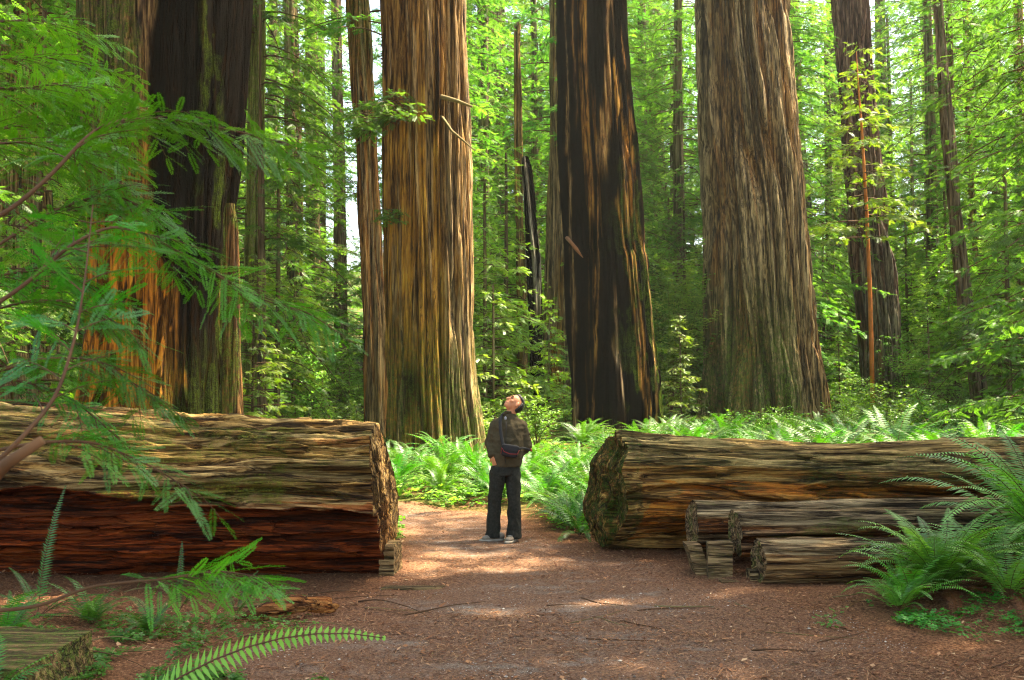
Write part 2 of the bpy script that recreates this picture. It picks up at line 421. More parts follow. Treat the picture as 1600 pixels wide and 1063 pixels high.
# ------------------------------------------------------------------ trunks
def trunk_mesh(name, D, prof, mat, H=26., seg=220, dz=.09, amp=.05, rw=.14, flute=.0, paint=None, seed=1, twist=.0, parent_loc=None, ztop_vis=None, oval=1.0, jag=0.):
    """prof: (py, x_left, x_right) in pixels of the photograph at depth D. Returns mesh builder in local coords + location"""
    pts = [(P(xl, py, D), P(xr, py, D)) for py, xl, xr in prof]
    z = np.array([(a.z + b.z) / 2 for a, b in pts]); cx = np.array([(a.x + b.x) / 2 for a, b in pts]); rr = np.array([(b.x - a.x) / 2 for a, b in pts])
    o = np.argsort(z); z, cx, rr = z[o], cx[o], rr[o]
    bx = float(np.interp(z[0], z, cx)); g0 = gz(bx, D)
    if z[0] > g0:   # carry the flare down to the ground
        z = np.r_[g0 - .3, z]; cx = np.r_[cx[0], cx]; rr = np.r_[rr[0] + (rr[0] - rr[1]) / max(.1, (z[min(2, len(z) - 1)] - z[min(1, len(z) - 2)])) * (z[1] - z[0]) * .8, rr]
    zt = z[-1]
    if H > zt:
        q3 = max(-3, -len(z)); slope = (cx[-1] - cx[q3]) / (z[-1] - z[q3]); rs = min(0, (rr[-1] - rr[q3]) / (z[-1] - z[q3]))
        z = np.r_[z, H]; cx = np.r_[cx, cx[-1] + slope * (H - zt) * .5]; rr = np.r_[rr, max(rr[-1] * .45, rr[-1] + rs * (H - zt))]
    lo = min(g0 - .35, z[0]); top = min(H, zt + .4) if H > zt else z[-1]
    zs = np.arange(lo, top, dz)
    if H > zt: zs = np.r_[zs, np.arange(top, H, 1.2)]
    base = Vector((bx, D, g0))
    th = np.arange(seg) / seg * 2 * PI
    TH, Z = np.meshgrid(th, zs)
    C = np.interp(Z, z, cx); R = np.interp(Z, z, rr)
    Rm = float(np.mean(rr))
    w = TH + twist * Z * .02 + (fbm(np.cos(TH) * 1.2, np.sin(TH) * 1.2, Z * .14, seed + 5, 3) - .5) * .34
    c1, s1 = np.cos(w) * Rm, np.sin(w) * Rm
    n1 = vn(c1 / rw, s1 / rw, Z * .17, seed)
    ridge = 1 - np.abs(2 * n1 - 1) ** .8
    n2 = vn(c1 / rw * 2.3, s1 / rw * 2.3, Z * .45, seed + 1)
    n3 = fbm(c1 / rw * 5, s1 / rw * 5, Z * 2.2, seed + 2, 2)
    n0 = fbm(np.cos(TH) * 1.6, np.sin(TH) * 1.6, Z * .12, seed + 3, 2)
    hg = np.clip((Z - g0) / 3.5, 0, 1)
    fur = np.exp(-(np.abs(2 * n1 - 1) / .22) ** 2); fur2 = np.exp(-(np.abs(2 * n2 - 1) / .25) ** 2)
    disp = amp * (-1.7 * fur - .6 * fur2 + .25 * (ridge - .5) + .5 * (n2 - .5) + .4 * (n3 - .5) + .25) + (n0 - .5) * Rm * .10
    if flute: 
        fl = np.cos(TH * flute + 3 * n0 + seed); disp = disp + fl * Rm * .07 * (1 - hg) ** 1.5 + Rm * .03 * fl * (1 - hg * .6)
    if jag:
        st = np.floor(fbm(c1 / .5, s1 / .5, Z * .25, seed + 8, 2) * 6) / 6; disp = disp + (st - .5) * jag
    Rr = R + disp
    X = C - bx + Rr * np.cos(TH); Y = Rr * np.sin(TH) * oval
    b = MB(); b.add(np.stack([X, Y, Z - g0], -1), grid_faces(len(zs), seg))
    n = b.n
    ctx = dict(th=TH, z=Z - g0, zw=Z, x=C + Rr * np.cos(TH), n0=n0, ridge=ridge, g0=g0, fur=fur, fur2=fur2,
               big=fbm(c1 / .6, s1 / .6, Z * .22, seed + 21, 3), str=fbm(c1 / .16, s1 / .16, Z * .12, seed + 22, 3), sp=fbm(c1 / .25, s1 / .25, Z * 1.6, seed + 23, 4))
    # pixel x of each vertex, to place the burnt and mossy patches
    ctx['px'] = CX + ctx['x'] / D * F_PX * math.cos(PITCH); ctx['py'] = 610 - (Z - CAM_H) / D * F_PX
    at = dict(char=0 * Z, moss=0 * Z, grey=0 * Z, orange=0 * Z)
    if paint: at.update({k: np.clip(v, 0, 1) * np.ones_like(Z) for k, v in paint(ctx).items()})
    # closing the top
    k = len(zs); top_c = np.array([[C[-1, 0] - bx, 0, zs[-1] - g0]])
    jj = np.arange(seg); off = (k - 1) * seg
    b.add(top_c, np.zeros((0, 4)))
    b.F.append(np.stack([off + jj, off + (jj + 1) % seg, np.full(seg, n), np.full(seg, n)], -1)); b.M.append(np.zeros(seg, np.int32))
    at = {kk: np.r_[v.ravel(), 0.] for kk, v in at.items()}
    me = b.mesh(name, mat, True, at)
    return me, base, float(cx[0])

# ---- conifer crown meshes (leaf-sized sprays along drooping boughs)
def fan_template(L=.34, n=6, w=.034, ax=True):
    V, F = [], []
    def leaf(p, d, l, ww):
        s = np.array([-d[1], d[0], 0]); k = len(V)
        V.extend([p, p + d * l * .5 + s * ww, p + d * l + np.array([0, 0, -l * .12]), p + d * l * .5 - s * ww]); F.append([k, k + 1, k + 2, k + 3])
    for i in range(n):
        t = (i + .5) / n; p = np.array([t * L, 0, -.12 * L * t * t]); a = math.radians(52 - 18 * t)
        l = L * (.42 - .2 * t)
        for sgn in (1, -1): leaf(p, np.array([math.cos(a), sgn * math.sin(a), 0]), l, w * .55)
    leaf(np.array([L * .55, 0, -.04 * L]), np.array([1., 0, 0]), L * .5, w * .5)
    return np.array(V), np.array(F)

FAN = fan_template(.27, 6, .027); FAN_S = fan_template(.26, 4, .05)

def crown_mesh(name, z0, z1, nb, r0, r1, mats, seed, fan=FAN, step=.10, droop=.5, scale=1., up=.12, dens=1., tube_n=4, sub=True, tuft=1.0):
    """boughs from z0 to z1, length r0 at the bottom to r1 at the top"""
    g = np.random.default_rng(seed); b = MB(); Ms, Ts, tt = [], [], []
    for i in range(nb):
        f = (i + g.random()) / nb; z = z0 + (z1 - z0) * f; az = g.random() * 2 * PI
        L = (r0 + (r1 - r0) * f) * g.uniform(.55, 1.15)
        k = max(4, int(L / .4)); s = np.linspace(0, 1, k)
        bend = g.normal(0, .25)
        rr = L * s; zz = z + up * L * s - droop * L * s ** 2 * g.uniform(.5, 1.3)
        a = az + bend * s
        pts = np.stack([rr * np.cos(a), rr * np.sin(a), zz], -1)
        V, F = tube(pts, np.linspace(.03, .006, k) * (L / 3) ** .5, tube_n, False); b.add(V, F, 1)
        ct = g.random()                                   # boughs differ from each other a little
        start = .12 if L < 2 else .22
        ns = int(L * (1 - start) / step * dens) + 2
        ss = start + (1 - start) * g.random(ns) ** .85
        for sg in ss:
            side = 1 if g.random() < .5 else -1
            p0 = np.array([np.interp(sg, s, pts[:, 0]), np.interp(sg, s, pts[:, 1]), np.interp(sg, s, pts[:, 2])])
            tl = L * .34 * (1.05 - sg) * g.uniform(.5, 1.2) + .12
            aa = az + bend * sg + side * g.uniform(.6, 1.25)
            q = max(1, int(tl / (.16 * scale)))
            for j in range(q):
                u = (j + g.random()) / q * tl
                p = p0 + np.array([math.cos(aa) * u, math.sin(aa) * u, -.25 * u * u / max(tl, .1) + g.normal(0, .02)])
                a2 = aa + g.normal(0, .55); pit = g.normal(.28, .3); rol = g.normal(0, .5)
                c, s_, cp, sp, cr, sr = math.cos(a2), math.sin(a2), math.cos(pit), math.sin(pit), math.cos(rol), math.sin(rol)
                X = np.array([c * cp, s_ * cp, -sp]); Yv = np.array([-s_, c, 0]); Zv = np.cross(X, Yv)
                Y2 = Yv * cr + Zv * sr; Z2 = np.cross(X, Y2)
                sc = g.uniform(.65, 1.2) * scale * tuft
                Ms.append(np.stack([X, Y2, Z2], -1) * sc); Ts.append(p); tt.append(np.clip(.25 + .5 * ct + g.normal(0, .15), 0, 1))
    b.tile(fan[0], fan[1], np.array(Ms), np.array(Ts), 0, np.array(tt))
    return b.mesh(name, mats)

CM = [M['crown'], M['twig']]; CL = [M['crown_light'], M['twig']]
CROWN = [crown_mesh('crown', .8, 21, 150, 3.8, 1.8, CM, 11), crown_mesh('crown', 2.0, 22, 130, 3.4, 2.0, CM, 12, droop=.7),
         crown_mesh('crown', .3, 18, 150, 2.9, 1.1, [M['crown_mid'], M['twig']], 13, droop=.35, up=.25), crown_mesh('crown', 1.0, 23, 150, 4.6, 2.4, [M['crown_mid'], M['twig']], 14, dens=.95)]
YOUNG = [crown_mesh('crown', .25, 5.5, 70, 1.7, .25, CL, 21, droop=.3, up=.2, step=.06, scale=.62), crown_mesh('crown', .2, 8, 90, 2.2, .3, CL, 22, droop=.45, step=.07, scale=.7)]
print('crown faces', [len(c.polygons) for c in CROWN + YOUNG])
CANOPY = [crown_mesh('crown', 14, 34, 85, 6.5, 2.5, [M['canopy'], M['twig']], 31, step=.22, scale=1.9, tuft=1.15, droop=.4),
          crown_mesh('crown', 17, 36, 75, 5.5, 3.0, [M['canopy'], M['twig']], 32, step=.24, scale=1.9, tuft=1.15, droop=.4)]
CANOPY.append(crown_mesh('crown', 18, 36, 60, 3.4, 2.4, [M['canopy'], M['twig']], 33, step=.24, scale=1.8, tuft=1.15, droop=.4))
HIGH = [crown_mesh('crown', 10, 24, 80, 3.2, 2.0, CM, 15, droop=.5), crown_mesh('crown', 5, 23, 95, 2.8, 1.6, CM, 16, droop=.6)]
# ------------------------------------------------------------------ the standing trees of the photograph
def tree(name, label, D, prof, mat, cat='tree', crown=None, crz=0., csc=1., group=None, **kw):
    me, base, _ = trunk_mesh('trunk', D, prof, mat, **kw)
    t = thing(name, base, label, cat, group)
    link('trunk', me, t)
    if crown is not None:
        c = link('crown', crown, t); c.rotation_euler = (0, 0, crz); c.scale = (csc, csc, csc)
    return t

def ch_t1(c):
    px = c['px'] + (c['big'] - .5) * 40 + (c['sp'] - .5) * 26; front = np.sin(c['th']) < .3
    dark = sstep(262, 282, px) * (1 - sstep(338, 345, px) * (1 - sstep(352, 358, px)) * (.55 * (c['sp'] > .48)))
    low = sstep(330, 500, c['py'])
    edge = 262 + 40 * low
    dark = np.maximum(sstep(edge, edge + 16, px), 0)
    dark = np.maximum(dark, (c['str'] > .60) * (c['py'] < 400) * sstep(195, 215, px) * .85)
    dark = np.maximum(dark, (.6 * c['sp'] + .4 * c['str'] > .555) * sstep(360, 480, c['py']) * .85)
    moss = (1 - sstep(200, 330, c['py'])) * (1 - sstep(245, 262, px)) * .9
    moss = np.maximum(moss, (sstep(330, 338, px) * (1 - sstep(352, 360, px))) * (c['sp'] > .53) * (1 - sstep(560, 620, c['py'])) * .28)
    moss = np.maximum(moss, sstep(500, 640, c['py']) * .22)
    return dict(char=dark, moss=moss, orange=sstep(300, 430, c['py']) * (.45 + .5 * (c['big'] > .45)), grey=(1 - sstep(150, 300, c['py'])) * .25)

t1 = tree('burnt_redwood_tree', 'massive fire-hollowed redwood behind the left log, half blackened with char, half orange and mossy', 18,
     [(-60, 128, 392), (0, 132, 390), (100, 135, 384), (250, 142, 372), (330, 146, 360), (500, 141, 351), (600, 130, 353), (650, 120, 356), (757, 90, 372)],
     M['burntbark'], crown=CANOPY[0], seg=420, dz=.06, amp=.045, rw=.22, flute=5, paint=ch_t1, seed=4, H=34, jag=.10)
# the loose brown slab of wood leaning on its right side
b = MB(); prof = [(757, 342, 386), (650, 345, 379), (560, 347, 376), (470, 350, 374), (400, 352, 373), (350, 353, 371), (322, 354, 366)]
rows = []
for py in np.linspace(757, 318, 60):
    pr = sorted(prof); xl = np.interp(py, [p[0] for p in pr], [p[1] for p in pr]); xr = np.interp(py, [p[0] for p in pr], [p[2] for p in pr])
    a, c = P(xl, py, 17.3), P(xr, py, 17.3); cxm, r = (a.x + c.x) / 2, (c.x - a.x) / 2
    th = np.arange(40) / 40 * 2 * PI
    rr = r * (1 + .25 * (vn(np.cos(th) * 3, np.sin(th) * 3, a.z * .7, 41) - .5) + .12 * (vn(np.cos(th) * 9, np.sin(th) * 9, a.z * 1.2, 42) - .5))
    rows.append(np.stack([cxm + rr * np.cos(th), 17.3 + rr * .6 * np.sin(th), np.full(40, a.z)], -1))
R = np.array(rows) - np.array(t1.location); b.add(R, grid_faces(60, 40))
nn = b.n; zz = R[..., 2].ravel()
b.build('bark_slab', M['brownbark'], t1, True, dict(char=.6 * (vn(R[..., 0] * 30, R[..., 1] * 30, R[..., 2] * .8, 7).ravel() > .45), moss=.8 * (vn(R[..., 0] * 8, 0, R[..., 2], 3).ravel() > .45), grey=0 * zz, orange=0 * zz))

def p_t2(c):
    px = c['px'] + (c['big'] - .5) * 26
    g = sstep(692, 704, px) * .6 * (.35 + .65 * (c['str'] > .46))
    o = np.where(c['str'] > .47, .75, .15) * (1 - g) * sstep(40, 260, c['py']) * (1 - .5 * sstep(560, 680, c['py']))
    return dict(grey=np.maximum(g, (c['str'] < .40) * .4), orange=o, moss=sstep(430, 640, c['py']) * .75 * (c['big'] > .42),
                char=np.exp(-((c['px'] - 648) / 16) ** 2 - ((c['py'] - 600) / 40) ** 2) * (c['sp'] > .4) + ((c['str'] > .66) * .6))
t2 = tree('redwood_tree', 'giant straight reddish-orange redwood with a grey right edge, behind the end of the left log', 23,
     [(-60, 592, 725), (0, 594, 727), (200, 598, 733), (350, 600, 735), (500, 603, 739), (600, 606, 746), (680, 608, 756), (725, 604, 768)],
     M['redwood'], crown=CANOPY[2], seg=480, dz=.07, amp=.10, rw=.16, flute=7, paint=p_t2, seed=9, H=38)
STREAKS = [([(-60, 883), (0, 884), (330, 892), (690, 900)], 4.5, .5, .4), ([(-60, 911), (250, 921), (335, 925)], 5, .75, .1), ([(-60, 953), (120, 949), (262, 940)], 9, .6, .3),
           ([(320, 960), (420, 975), (520, 988), (645, 1003)], 4.5, .85, .1), ([(60, 972), (330, 989), (400, 1001)], 3, .7, .1), ([(465, 951), (570, 956)], 3, .5, .4),
           ([(210, 973), (345, 979)], 5, .9, 0), ([(545, 951), (640, 968)], 5, .4, .5), ([(-60, 896), (180, 903)], 3, .5, .2), ([(120, 962), (420, 985), (690, 1015)], 3, .6, .1), ([(380, 1006), (690, 1026)], 3, .6, .2), ([(300, 934), (690, 925)], 2.5, .4, .1)]
def p_t3(c):
    px = c['px'] + (c['big'] - .5) * 16 + (c['str'] - .5) * 14 + (c['sp'] - .5) * 7; m = 0 * px; o = 0 * px; gy = 0 * px
    for pts, w, oo, gg in STREAKS:
        x = np.interp(c['py'], [p[0] for p in pts], [p[1] for p in pts]); e = sstep(pts[0][0] - 30, pts[0][0] + 20, c['py']) * (1 - sstep(pts[-1][0] - 20, pts[-1][0] + 40, c['py']))
        k = (1 - sstep(w * .3, w * .9, np.abs(px - x))) * e; o = np.maximum(o, k * oo); gy = np.maximum(gy, k * gg); m = np.maximum(m, k)
    bro = (c['str'] > .70) * (.25 + .35 * (c['py'] < 280))
    char = np.clip(1 - m * 1.05 - bro, 0, 1) ** .6
    return dict(char=char, orange=np.maximum(o, .5 * (bro > 0)), grey=gy, moss=.6 * sstep(930, 1000, c['px']) * (c['sp'] > .55) * sstep(200, 300, c['py']))
t3 = tree('charred_redwood_tree', 'tall charred redwood, black with streaks of brown heartwood, right of the standing man', 29,
     [(-60, 866, 974), (0, 868, 978), (100, 870, 983), (200, 872, 992), (300, 877, 1003), (395, 884, 1008), (405, 884, 1013), (500, 887, 1022), (600, 889, 1031), (695, 890, 1036)],
     M['burntbark'], crown=CANOPY[2], crz=2, seg=420, dz=.08, amp=.09, rw=.2, flute=6, paint=p_t3, seed=15, H=40, jag=.22)
def p_t4(c):
    px = c['px'] + (c['big'] - .5) * 50
    return dict(grey=np.clip(.42 + .5 * (c['str'] > .46) + .2 * (1 - sstep(1090, 1180, px)) - .9 * c['fur'] - .3 * c['fur2'], 0, .8), moss=sstep(380, 600, c['py']) * (1 - sstep(1190, 1250, px)) * .95 + .25 * sstep(560, 650, c['py']),
                char=(c['str'] > .68) * .8, orange=.2 * (c['str'] < .44))
t4 = tree('ridged_redwood_tree', 'widest redwood with braided grey-brown ridged bark and mossy green base, behind the right log', 34,
     [(-60, 1088, 1222), (0, 1090, 1226), (100, 1092, 1233), (200, 1094, 1243), (300, 1098, 1254), (400, 1100, 1264), (500, 1100, 1272), (580, 1098, 1282), (640, 1093, 1294), (675, 1090, 1304)],
     M['brownbark'], crown=CANOPY[2], crz=1, seg=520, dz=.09, amp=.24, rw=.30, flute=8, twist=1.0, paint=p_t4, seed=22, H=42)
t5 = tree('redwood_tree', 'tall purple-brown redwood right of the widest one, behind a thin orange stem', 40,
     [(-60, 1299, 1352), (0, 1302, 1354), (100, 1309, 1359), (200, 1315, 1368), (300, 1322, 1381), (400, 1330, 1395), (500, 1340, 1408), (600, 1347, 1420), (658, 1350, 1429)],
     M['purplebark'], crown=CANOPY[2], crz=3, seg=300, dz=.12, amp=.19, rw=.30, flute=6, seed=31, H=40,
     paint=lambda c: dict(grey=.6 * (c['str'] > .45) * sstep(200, 420, c['py']), moss=.45 * sstep(420, 600, c['py']) * (c['px'] < 1400)))
tree('slender_tree', 'slender dark brown trunk leaning left at the right side, its base among bright shrubs', 36,
     [(-60, 1453, 1467), (0, 1457, 1472), (100, 1464, 1480), (200, 1470, 1490), (300, 1480, 1500), (400, 1488, 1511), (500, 1500, 1524), (600, 1515, 1540), (642, 1520, 1547)],
     M['farbark'], crown=HIGH[1], seg=70, dz=.2, amp=.05, rw=.1, seed=33, H=28, flute=4, paint=lambda c: dict(moss=.5 * (c['str'] > .6) + 0 * c['z'], grey=.25 + 0 * c['z']))
tree('redwood_tree', 'brown redwood trunk pressed close to the left side of the giant reddish-orange redwood', 26,
     [(-60, 538, 572), (0, 541, 577), (100, 547, 583), (200, 553, 590), (350, 560, 599), (500, 566, 606), (650, 570, 612), (700, 566, 618)],
     M['brownbark'], crown=HIGH[0], crz=.7, seg=160, dz=.12, amp=.06, rw=.14, flute=5, seed=36, H=30, paint=lambda c: dict(grey=.5 * (c['str'] > .5), orange=.3 * (c['str'] < .45), moss=.6 * sstep(200, 0, c['py'])))
# further trunks: name, label, D, profile, material, crown, kw
FT = [
 ('broad grey-brown redwood at the left edge, glimpsed through the near needle branches', 24, [(-60, -70, 52), (0, -68, 58), (300, -66, 74), (500, -70, 86), (650, -80, 98)], 'brownbark', HIGH[0], dict(seg=260, dz=.12, amp=.09, rw=.2, grey=.6)),
 ('thin dark trunk between the left-edge redwood and the half blackened one', 30, [(-60, 98, 112), (200, 100, 118), (650, 104, 126)], 'farbark', HIGH[1], {}),
 ('mossy green trunk just right of the fire-hollowed redwood', 27, [(-60, 392, 414), (0, 390, 414), (300, 384, 413), (650, 372, 418)], 'mossybark', CROWN[1], dict(seg=120, amp=.06, rw=.14, moss=.8, grey=.6)),
 ('dark thin trunk beside the mossy one, right of the fire-hollowed redwood', 25.4, [(-60, 402, 410), (300, 402, 413), (650, 402, 416)], 'farbark', None, {}),
 ('dark hazy redwood trunk left of the gap of sky', 42, [(-60, 440, 464), (300, 447, 474), (655, 447, 478)], 'farbark', CROWN[0], dict(moss=.3)),
 ('green-tinged far trunk at the left border of the sky gap', 52, [(-60, 476, 494), (300, 478, 500), (640, 478, 504)], 'farbark', CROWN[3], dict(moss=.4)),
 ('clean slim grey-brown trunk standing in the gap of sky', 48, [(-60, 513, 530), (0, 517, 534), (300, 521, 540), (500, 522, 543), (640, 524, 547)], 'purplebark', HIGH[0], dict(amp=.04)),
 ('far thin trunk just right of the giant reddish-orange redwood', 50, [(-60, 744, 756), (300, 748, 762), (640, 750, 768)], 'farbark', CROWN[2], {}),
 ('second far thin trunk right of the giant reddish-orange redwood', 60, [(-60, 772, 784), (300, 774, 787), (620, 774, 790)], 'farbark', CROWN[0], {}),
 ('brown trunk half hidden by the grey dead snag, above the man', 37, [(250, 803, 818), (370, 806, 822), (690, 808, 832)], 'redwood', None, dict(amp=.06, H=16, moss=.3)),
 ('pale reddish trunk close to the left side of the charred redwood', 38, [(-60, 858, 880), (200, 858, 882), (400, 852, 888), (655, 842, 892)], 'redwood', HIGH[0], dict(amp=.08, seg=120, grey=.5)),
 ('dark trunk seen between the charred and the widest redwood', 55, [(-60, 1012, 1032), (200, 1014, 1036), (400, 1024, 1048), (640, 1030, 1060)], 'farbark', CROWN[1], {}),
 ('grey trunk behind the right flank of the widest redwood', 46, [(-60, 1226, 1244), (200, 1240, 1256), (400, 1256, 1276), (640, 1262, 1290)], 'farbark', HIGH[1], dict(grey=.8)),
 ('hazy reddish trunk between the widest redwood and the purple-brown one', 60, [(-60, 1290, 1318), (330, 1298, 1328), (500, 1306, 1338), (640, 1318, 1352)], 'purplebark', CROWN[3], {}),
 ('thin brown trunk just left of the slender leaning dark one', 43, [(-60, 1476, 1485), (330, 1484, 1496), (640, 1490, 1504)], 'farbark', HIGH[0], {}),
 ('thin trunk just right of the slender leaning dark one', 45, [(-60, 1502, 1510), (200, 1508, 1517), (450, 1522, 1531), (620, 1530, 1541)], 'redwood', CROWN[2], {}),
 ('pale far trunk near the right edge', 56, [(-60, 1544, 1560), (330, 1550, 1568), (640, 1552, 1574)], 'purplebark', CROWN[0], {}),
 ('reddish trunk cut off by the right edge', 50, [(-60, 1582, 1596), (330, 1588, 1604), (640, 1590, 1610)], 'redwood', CROWN[1], {}),
 ('thin straight far trunk between the sky gap and the brown redwood', 62, [(-60, 496, 506), (640, 500, 512)], 'farbark', CROWN[2], {}),
]
for k, (lab, D, prof, mt, cr, kw) in enumerate(FT):
    kw = dict(kw); gr, ms = kw.pop('grey', .2), kw.pop('moss', .1)
    kk = dict(seg=64, dz=.25, amp=.04, rw=.15, H=30, flute=4, seed=50 + k * 3); kk.update(kw)
    tree('redwood_tree', lab, D, prof, M[mt], crown=cr, crz=k * 1.3, group='trees standing behind the big redwoods',
         paint=(lambda c, gr=gr, ms=ms: dict(grey=gr * (c['str'] > .45) + 0 * c['z'], moss=ms + 0 * c['z'])), **kk)
# the broken grey snag
tree('dead_snag', 'broken-topped dead snag, grey above and charred below, behind the man', 34,
     [(243, 816, 823), (262, 813, 829), (300, 816, 834), (400, 822, 846), (500, 826, 850), (690, 828, 856)], M['burntbark'], cat='dead tree',
     seg=100, dz=.1, amp=.06, rw=.12, seed=92, H=0, flute=3, jag=.08,
     paint=lambda c: dict(grey=.95 * (c['str'] > .40) * (1 - sstep(450, 540, c['py'])), char=np.maximum(sstep(455, 520, c['py'] + 60 * (c['sp'] - .5)), (c['str'] < .42) * 1.), orange=.2 * (c['z'] > 0)))
tree('broken_stump', 'orange rotten broken stump between the snag and the charred redwood', 36,
     [(520, 862, 866), (560, 857, 872), (640, 852, 884), (690, 850, 890)], M['burntbark'], cat='stump', seg=90, dz=.1, amp=.1, rw=.15, seed=95, H=0, flute=3, jag=.15,
     paint=lambda c: dict(orange=.7 + 0 * c['z'], char=(c['str'] > .55) * .9, moss=.3 + 0 * c['z']))

# sapling with the bright orange stem
D = 37; base = P(1364, 655, D); base.z = gz(base.x, D)
sap = thing('sapling', base, 'young tree with a bare bright orange stem and pale green crown, before the purple-brown redwood', 'young tree')
pts = np.array([P(x, y, D) for x, y in [(1364, 662), (1362, 560), (1359, 450), (1354, 330), (1347, 210), (1341, 130), (1338, 80)]]) - np.array(base)
b = MB(); V, F = tube(pts, [.085, .08, .075, .065, .05, .03, .01], 10); b.add(V, F); b.build('stem', M['orangestem'], sap, True)
pc = crown_mesh('crown', float(pts[3][2]) - 1.2, float(pts[-1][2]) + .3, 62, 3.0, .5, CL, 41, droop=.25, up=.15, step=.11, dens=1.2)
c = link('crown', pc, sap); c.location = (float(pts[4][0]), float(pts[4][1]), 0)

# foliage tuft and dead branches on the reddish-orange redwood
def on_tree(t, plist, rads, name, mat, n=6):
    pts = np.array([P(*p) for p in plist]) - np.array(t.location); b = MB(); V, F = tube(pts, rads, n); b.add(V, F); return b.build(name, mat, t, True)
on_tree(t2, [(684, 151, 22.35), (696, 153, 21.95), (714, 158, 21.8), (738, 167, 21.7)], [.075, .055, .045, .025], 'dead_branch', plain_mat('pale_branch', (.19, .15, .06), .85))
on_tree(t2, [(688, 180, 22.3), (696, 190, 21.95), (706, 205, 21.85), (722, 218, 21.8), (742, 236, 21.75)], [.04, .03, .03, .022, .012], 'dead_branch', bpy.data.materials['pale_branch'])
on_tree(t3, [(886, 372, 28.6), (893, 380, 28.05), (901, 390, 27.85), (911, 403, 27.75)], [.06, .05, .06, .008], 'wood_splinter', plain_mat('pale_splinter', (.26, .11, .05), .85))
tf = crown_mesh('foliage_tuft', -.25, .35, 34, .75, .5, CM, 44, droop=.45, up=.2, step=.06, scale=.6)
for (x, y, D, sc, par) in [(622, 172, 21.95, 1.15, t2), (578, 190, 25, 1.3, t2), (612, 340, 22.2, .6, t2)]:
    o = link('foliage_tuft', tf, par); o.location = P(x, y, D) - Vector(par.location); o.scale = (sc,) * 3; o.rotation_euler = (0, 0, x)

# ------------------------------------------------------------------ forest behind
def simple_trunk(r, H, seed, mat):
    zs = np.r_[-.4, 0, .3, .8, 1.5, np.arange(3, H, 1.6)]; th = np.arange(18) / 18 * 2 * PI
    TH, Z = np.meshgrid(th, zs); R = r * (1 + .5 * np.exp(-np.clip(Z, 0, 9) / .6)) * (1 - .55 * Z / H) * (1 + .16 * (vn(np.cos(TH) * 3, np.sin(TH) * 3, Z * .2, seed) - .5))
    cx = .4 * (vn(0, 0, Z * .08, seed + 1) - .5)
    b = MB(); b.add(np.stack([R * np.cos(TH) + cx, R * np.sin(TH), Z], -1), grid_faces(len(zs), 18)); z = Z.ravel() * 0
    return b.mesh('trunk', M[mat], True, dict(char=z, moss=z + .3, grey=z + .2, orange=z))
protos = []
for k in range(4):
    t = bpy.data.objects.new('conifer_tree', None); COL.objects.link(t); t['category'] = 'tree'
    link('trunk', simple_trunk([.20, .30, .14, .34][k], [21, 22, 18, 23][k], 60 + k, ['farbark', 'purplebark', 'farbark', 'farbark'][k]), t); link('crown', CROWN[k], t)
    protos.append(t)
g = random.Random(5)
pts = []
def far_ok(x, y):
    px = CX + x / y * F_PX
    if abs(px - 522) < 42 + 2900 / y: return False            # the gap of sky on the left
    if px < -260 or px > 1860: return False
    return all((x - a) ** 2 + (y - c) ** 2 > 5.5 for a, c in pts)
bands = [(28, 34, 12), (34, 42, 24), (42, 52, 34), (52, 66, 36), (66, 92, 34)]
place = []
for (y0, y1, n) in bands:
    k = 0; tries = 0
    while k < n and tries < 900:
        tries += 1
        y = g.uniform(y0, y1); x = g.uniform(-1, 1) * (y * .56 + 5)
        if not far_ok(x, y): continue
        px = CX + x / y * F_PX; w = 1.6 / y * F_PX
        if any(y < dd and a - w < px < c2 + w for a, c2, dd in [(60, 390, 20), (540, 760, 30), (440, 480, 43), (800, 892, 40), (860, 1040, 36), (1080, 1300, 40), (1296, 1432, 46), (1455, 1560, 44)]): continue
        pts.append((x, y)); place.append((x, y)); k += 1
def where(px, D=None):
    for lim, s in [(130, 'at the left edge'), (365, 'behind the fire-hollowed redwood'), (480, 'between the fire-hollowed redwood and the sky gap'), (600, 'around the gap of sky'), (745, 'behind the giant reddish-orange redwood'), (870, 'above the standing man'), (1040, 'behind the charred redwood'), (1095, 'between the charred and the widest redwood'), (1290, 'behind the widest redwood'), (1440, 'behind the purple-brown redwood'), (1540, 'around the slender leaning trunk'), (9999, 'at the right edge')]:
        if px < lim: return s
used = [False] * 4
for (x, y) in place:
    k = g.randrange(4); z = gz(x, y) - .1; rz = g.random() * 6.28; s = g.uniform(.85, 1.15) * (1.45 if y > 62 else 1.15 if y > 50 else 1)
    dd = 'nearer' if y < 42 else ('mid-distance' if y < 58 else 'farthest')
    lab = f'{dd} green {["broad","drooping","slim","large"][k]}-crowned conifer {where(CX + x / y * F_PX)}'
    if used[k]: o = dup(protos[k], (x, y, z), rz, s, lab, 'conifers of the forest behind')
    else:
        o = protos[k]; used[k] = True; o.location = (x, y, z); o.rotation_euler = (0, 0, rz); o.scale = (s, s, s); tag(o, lab, 'tree', 'conifers of the forest behind')
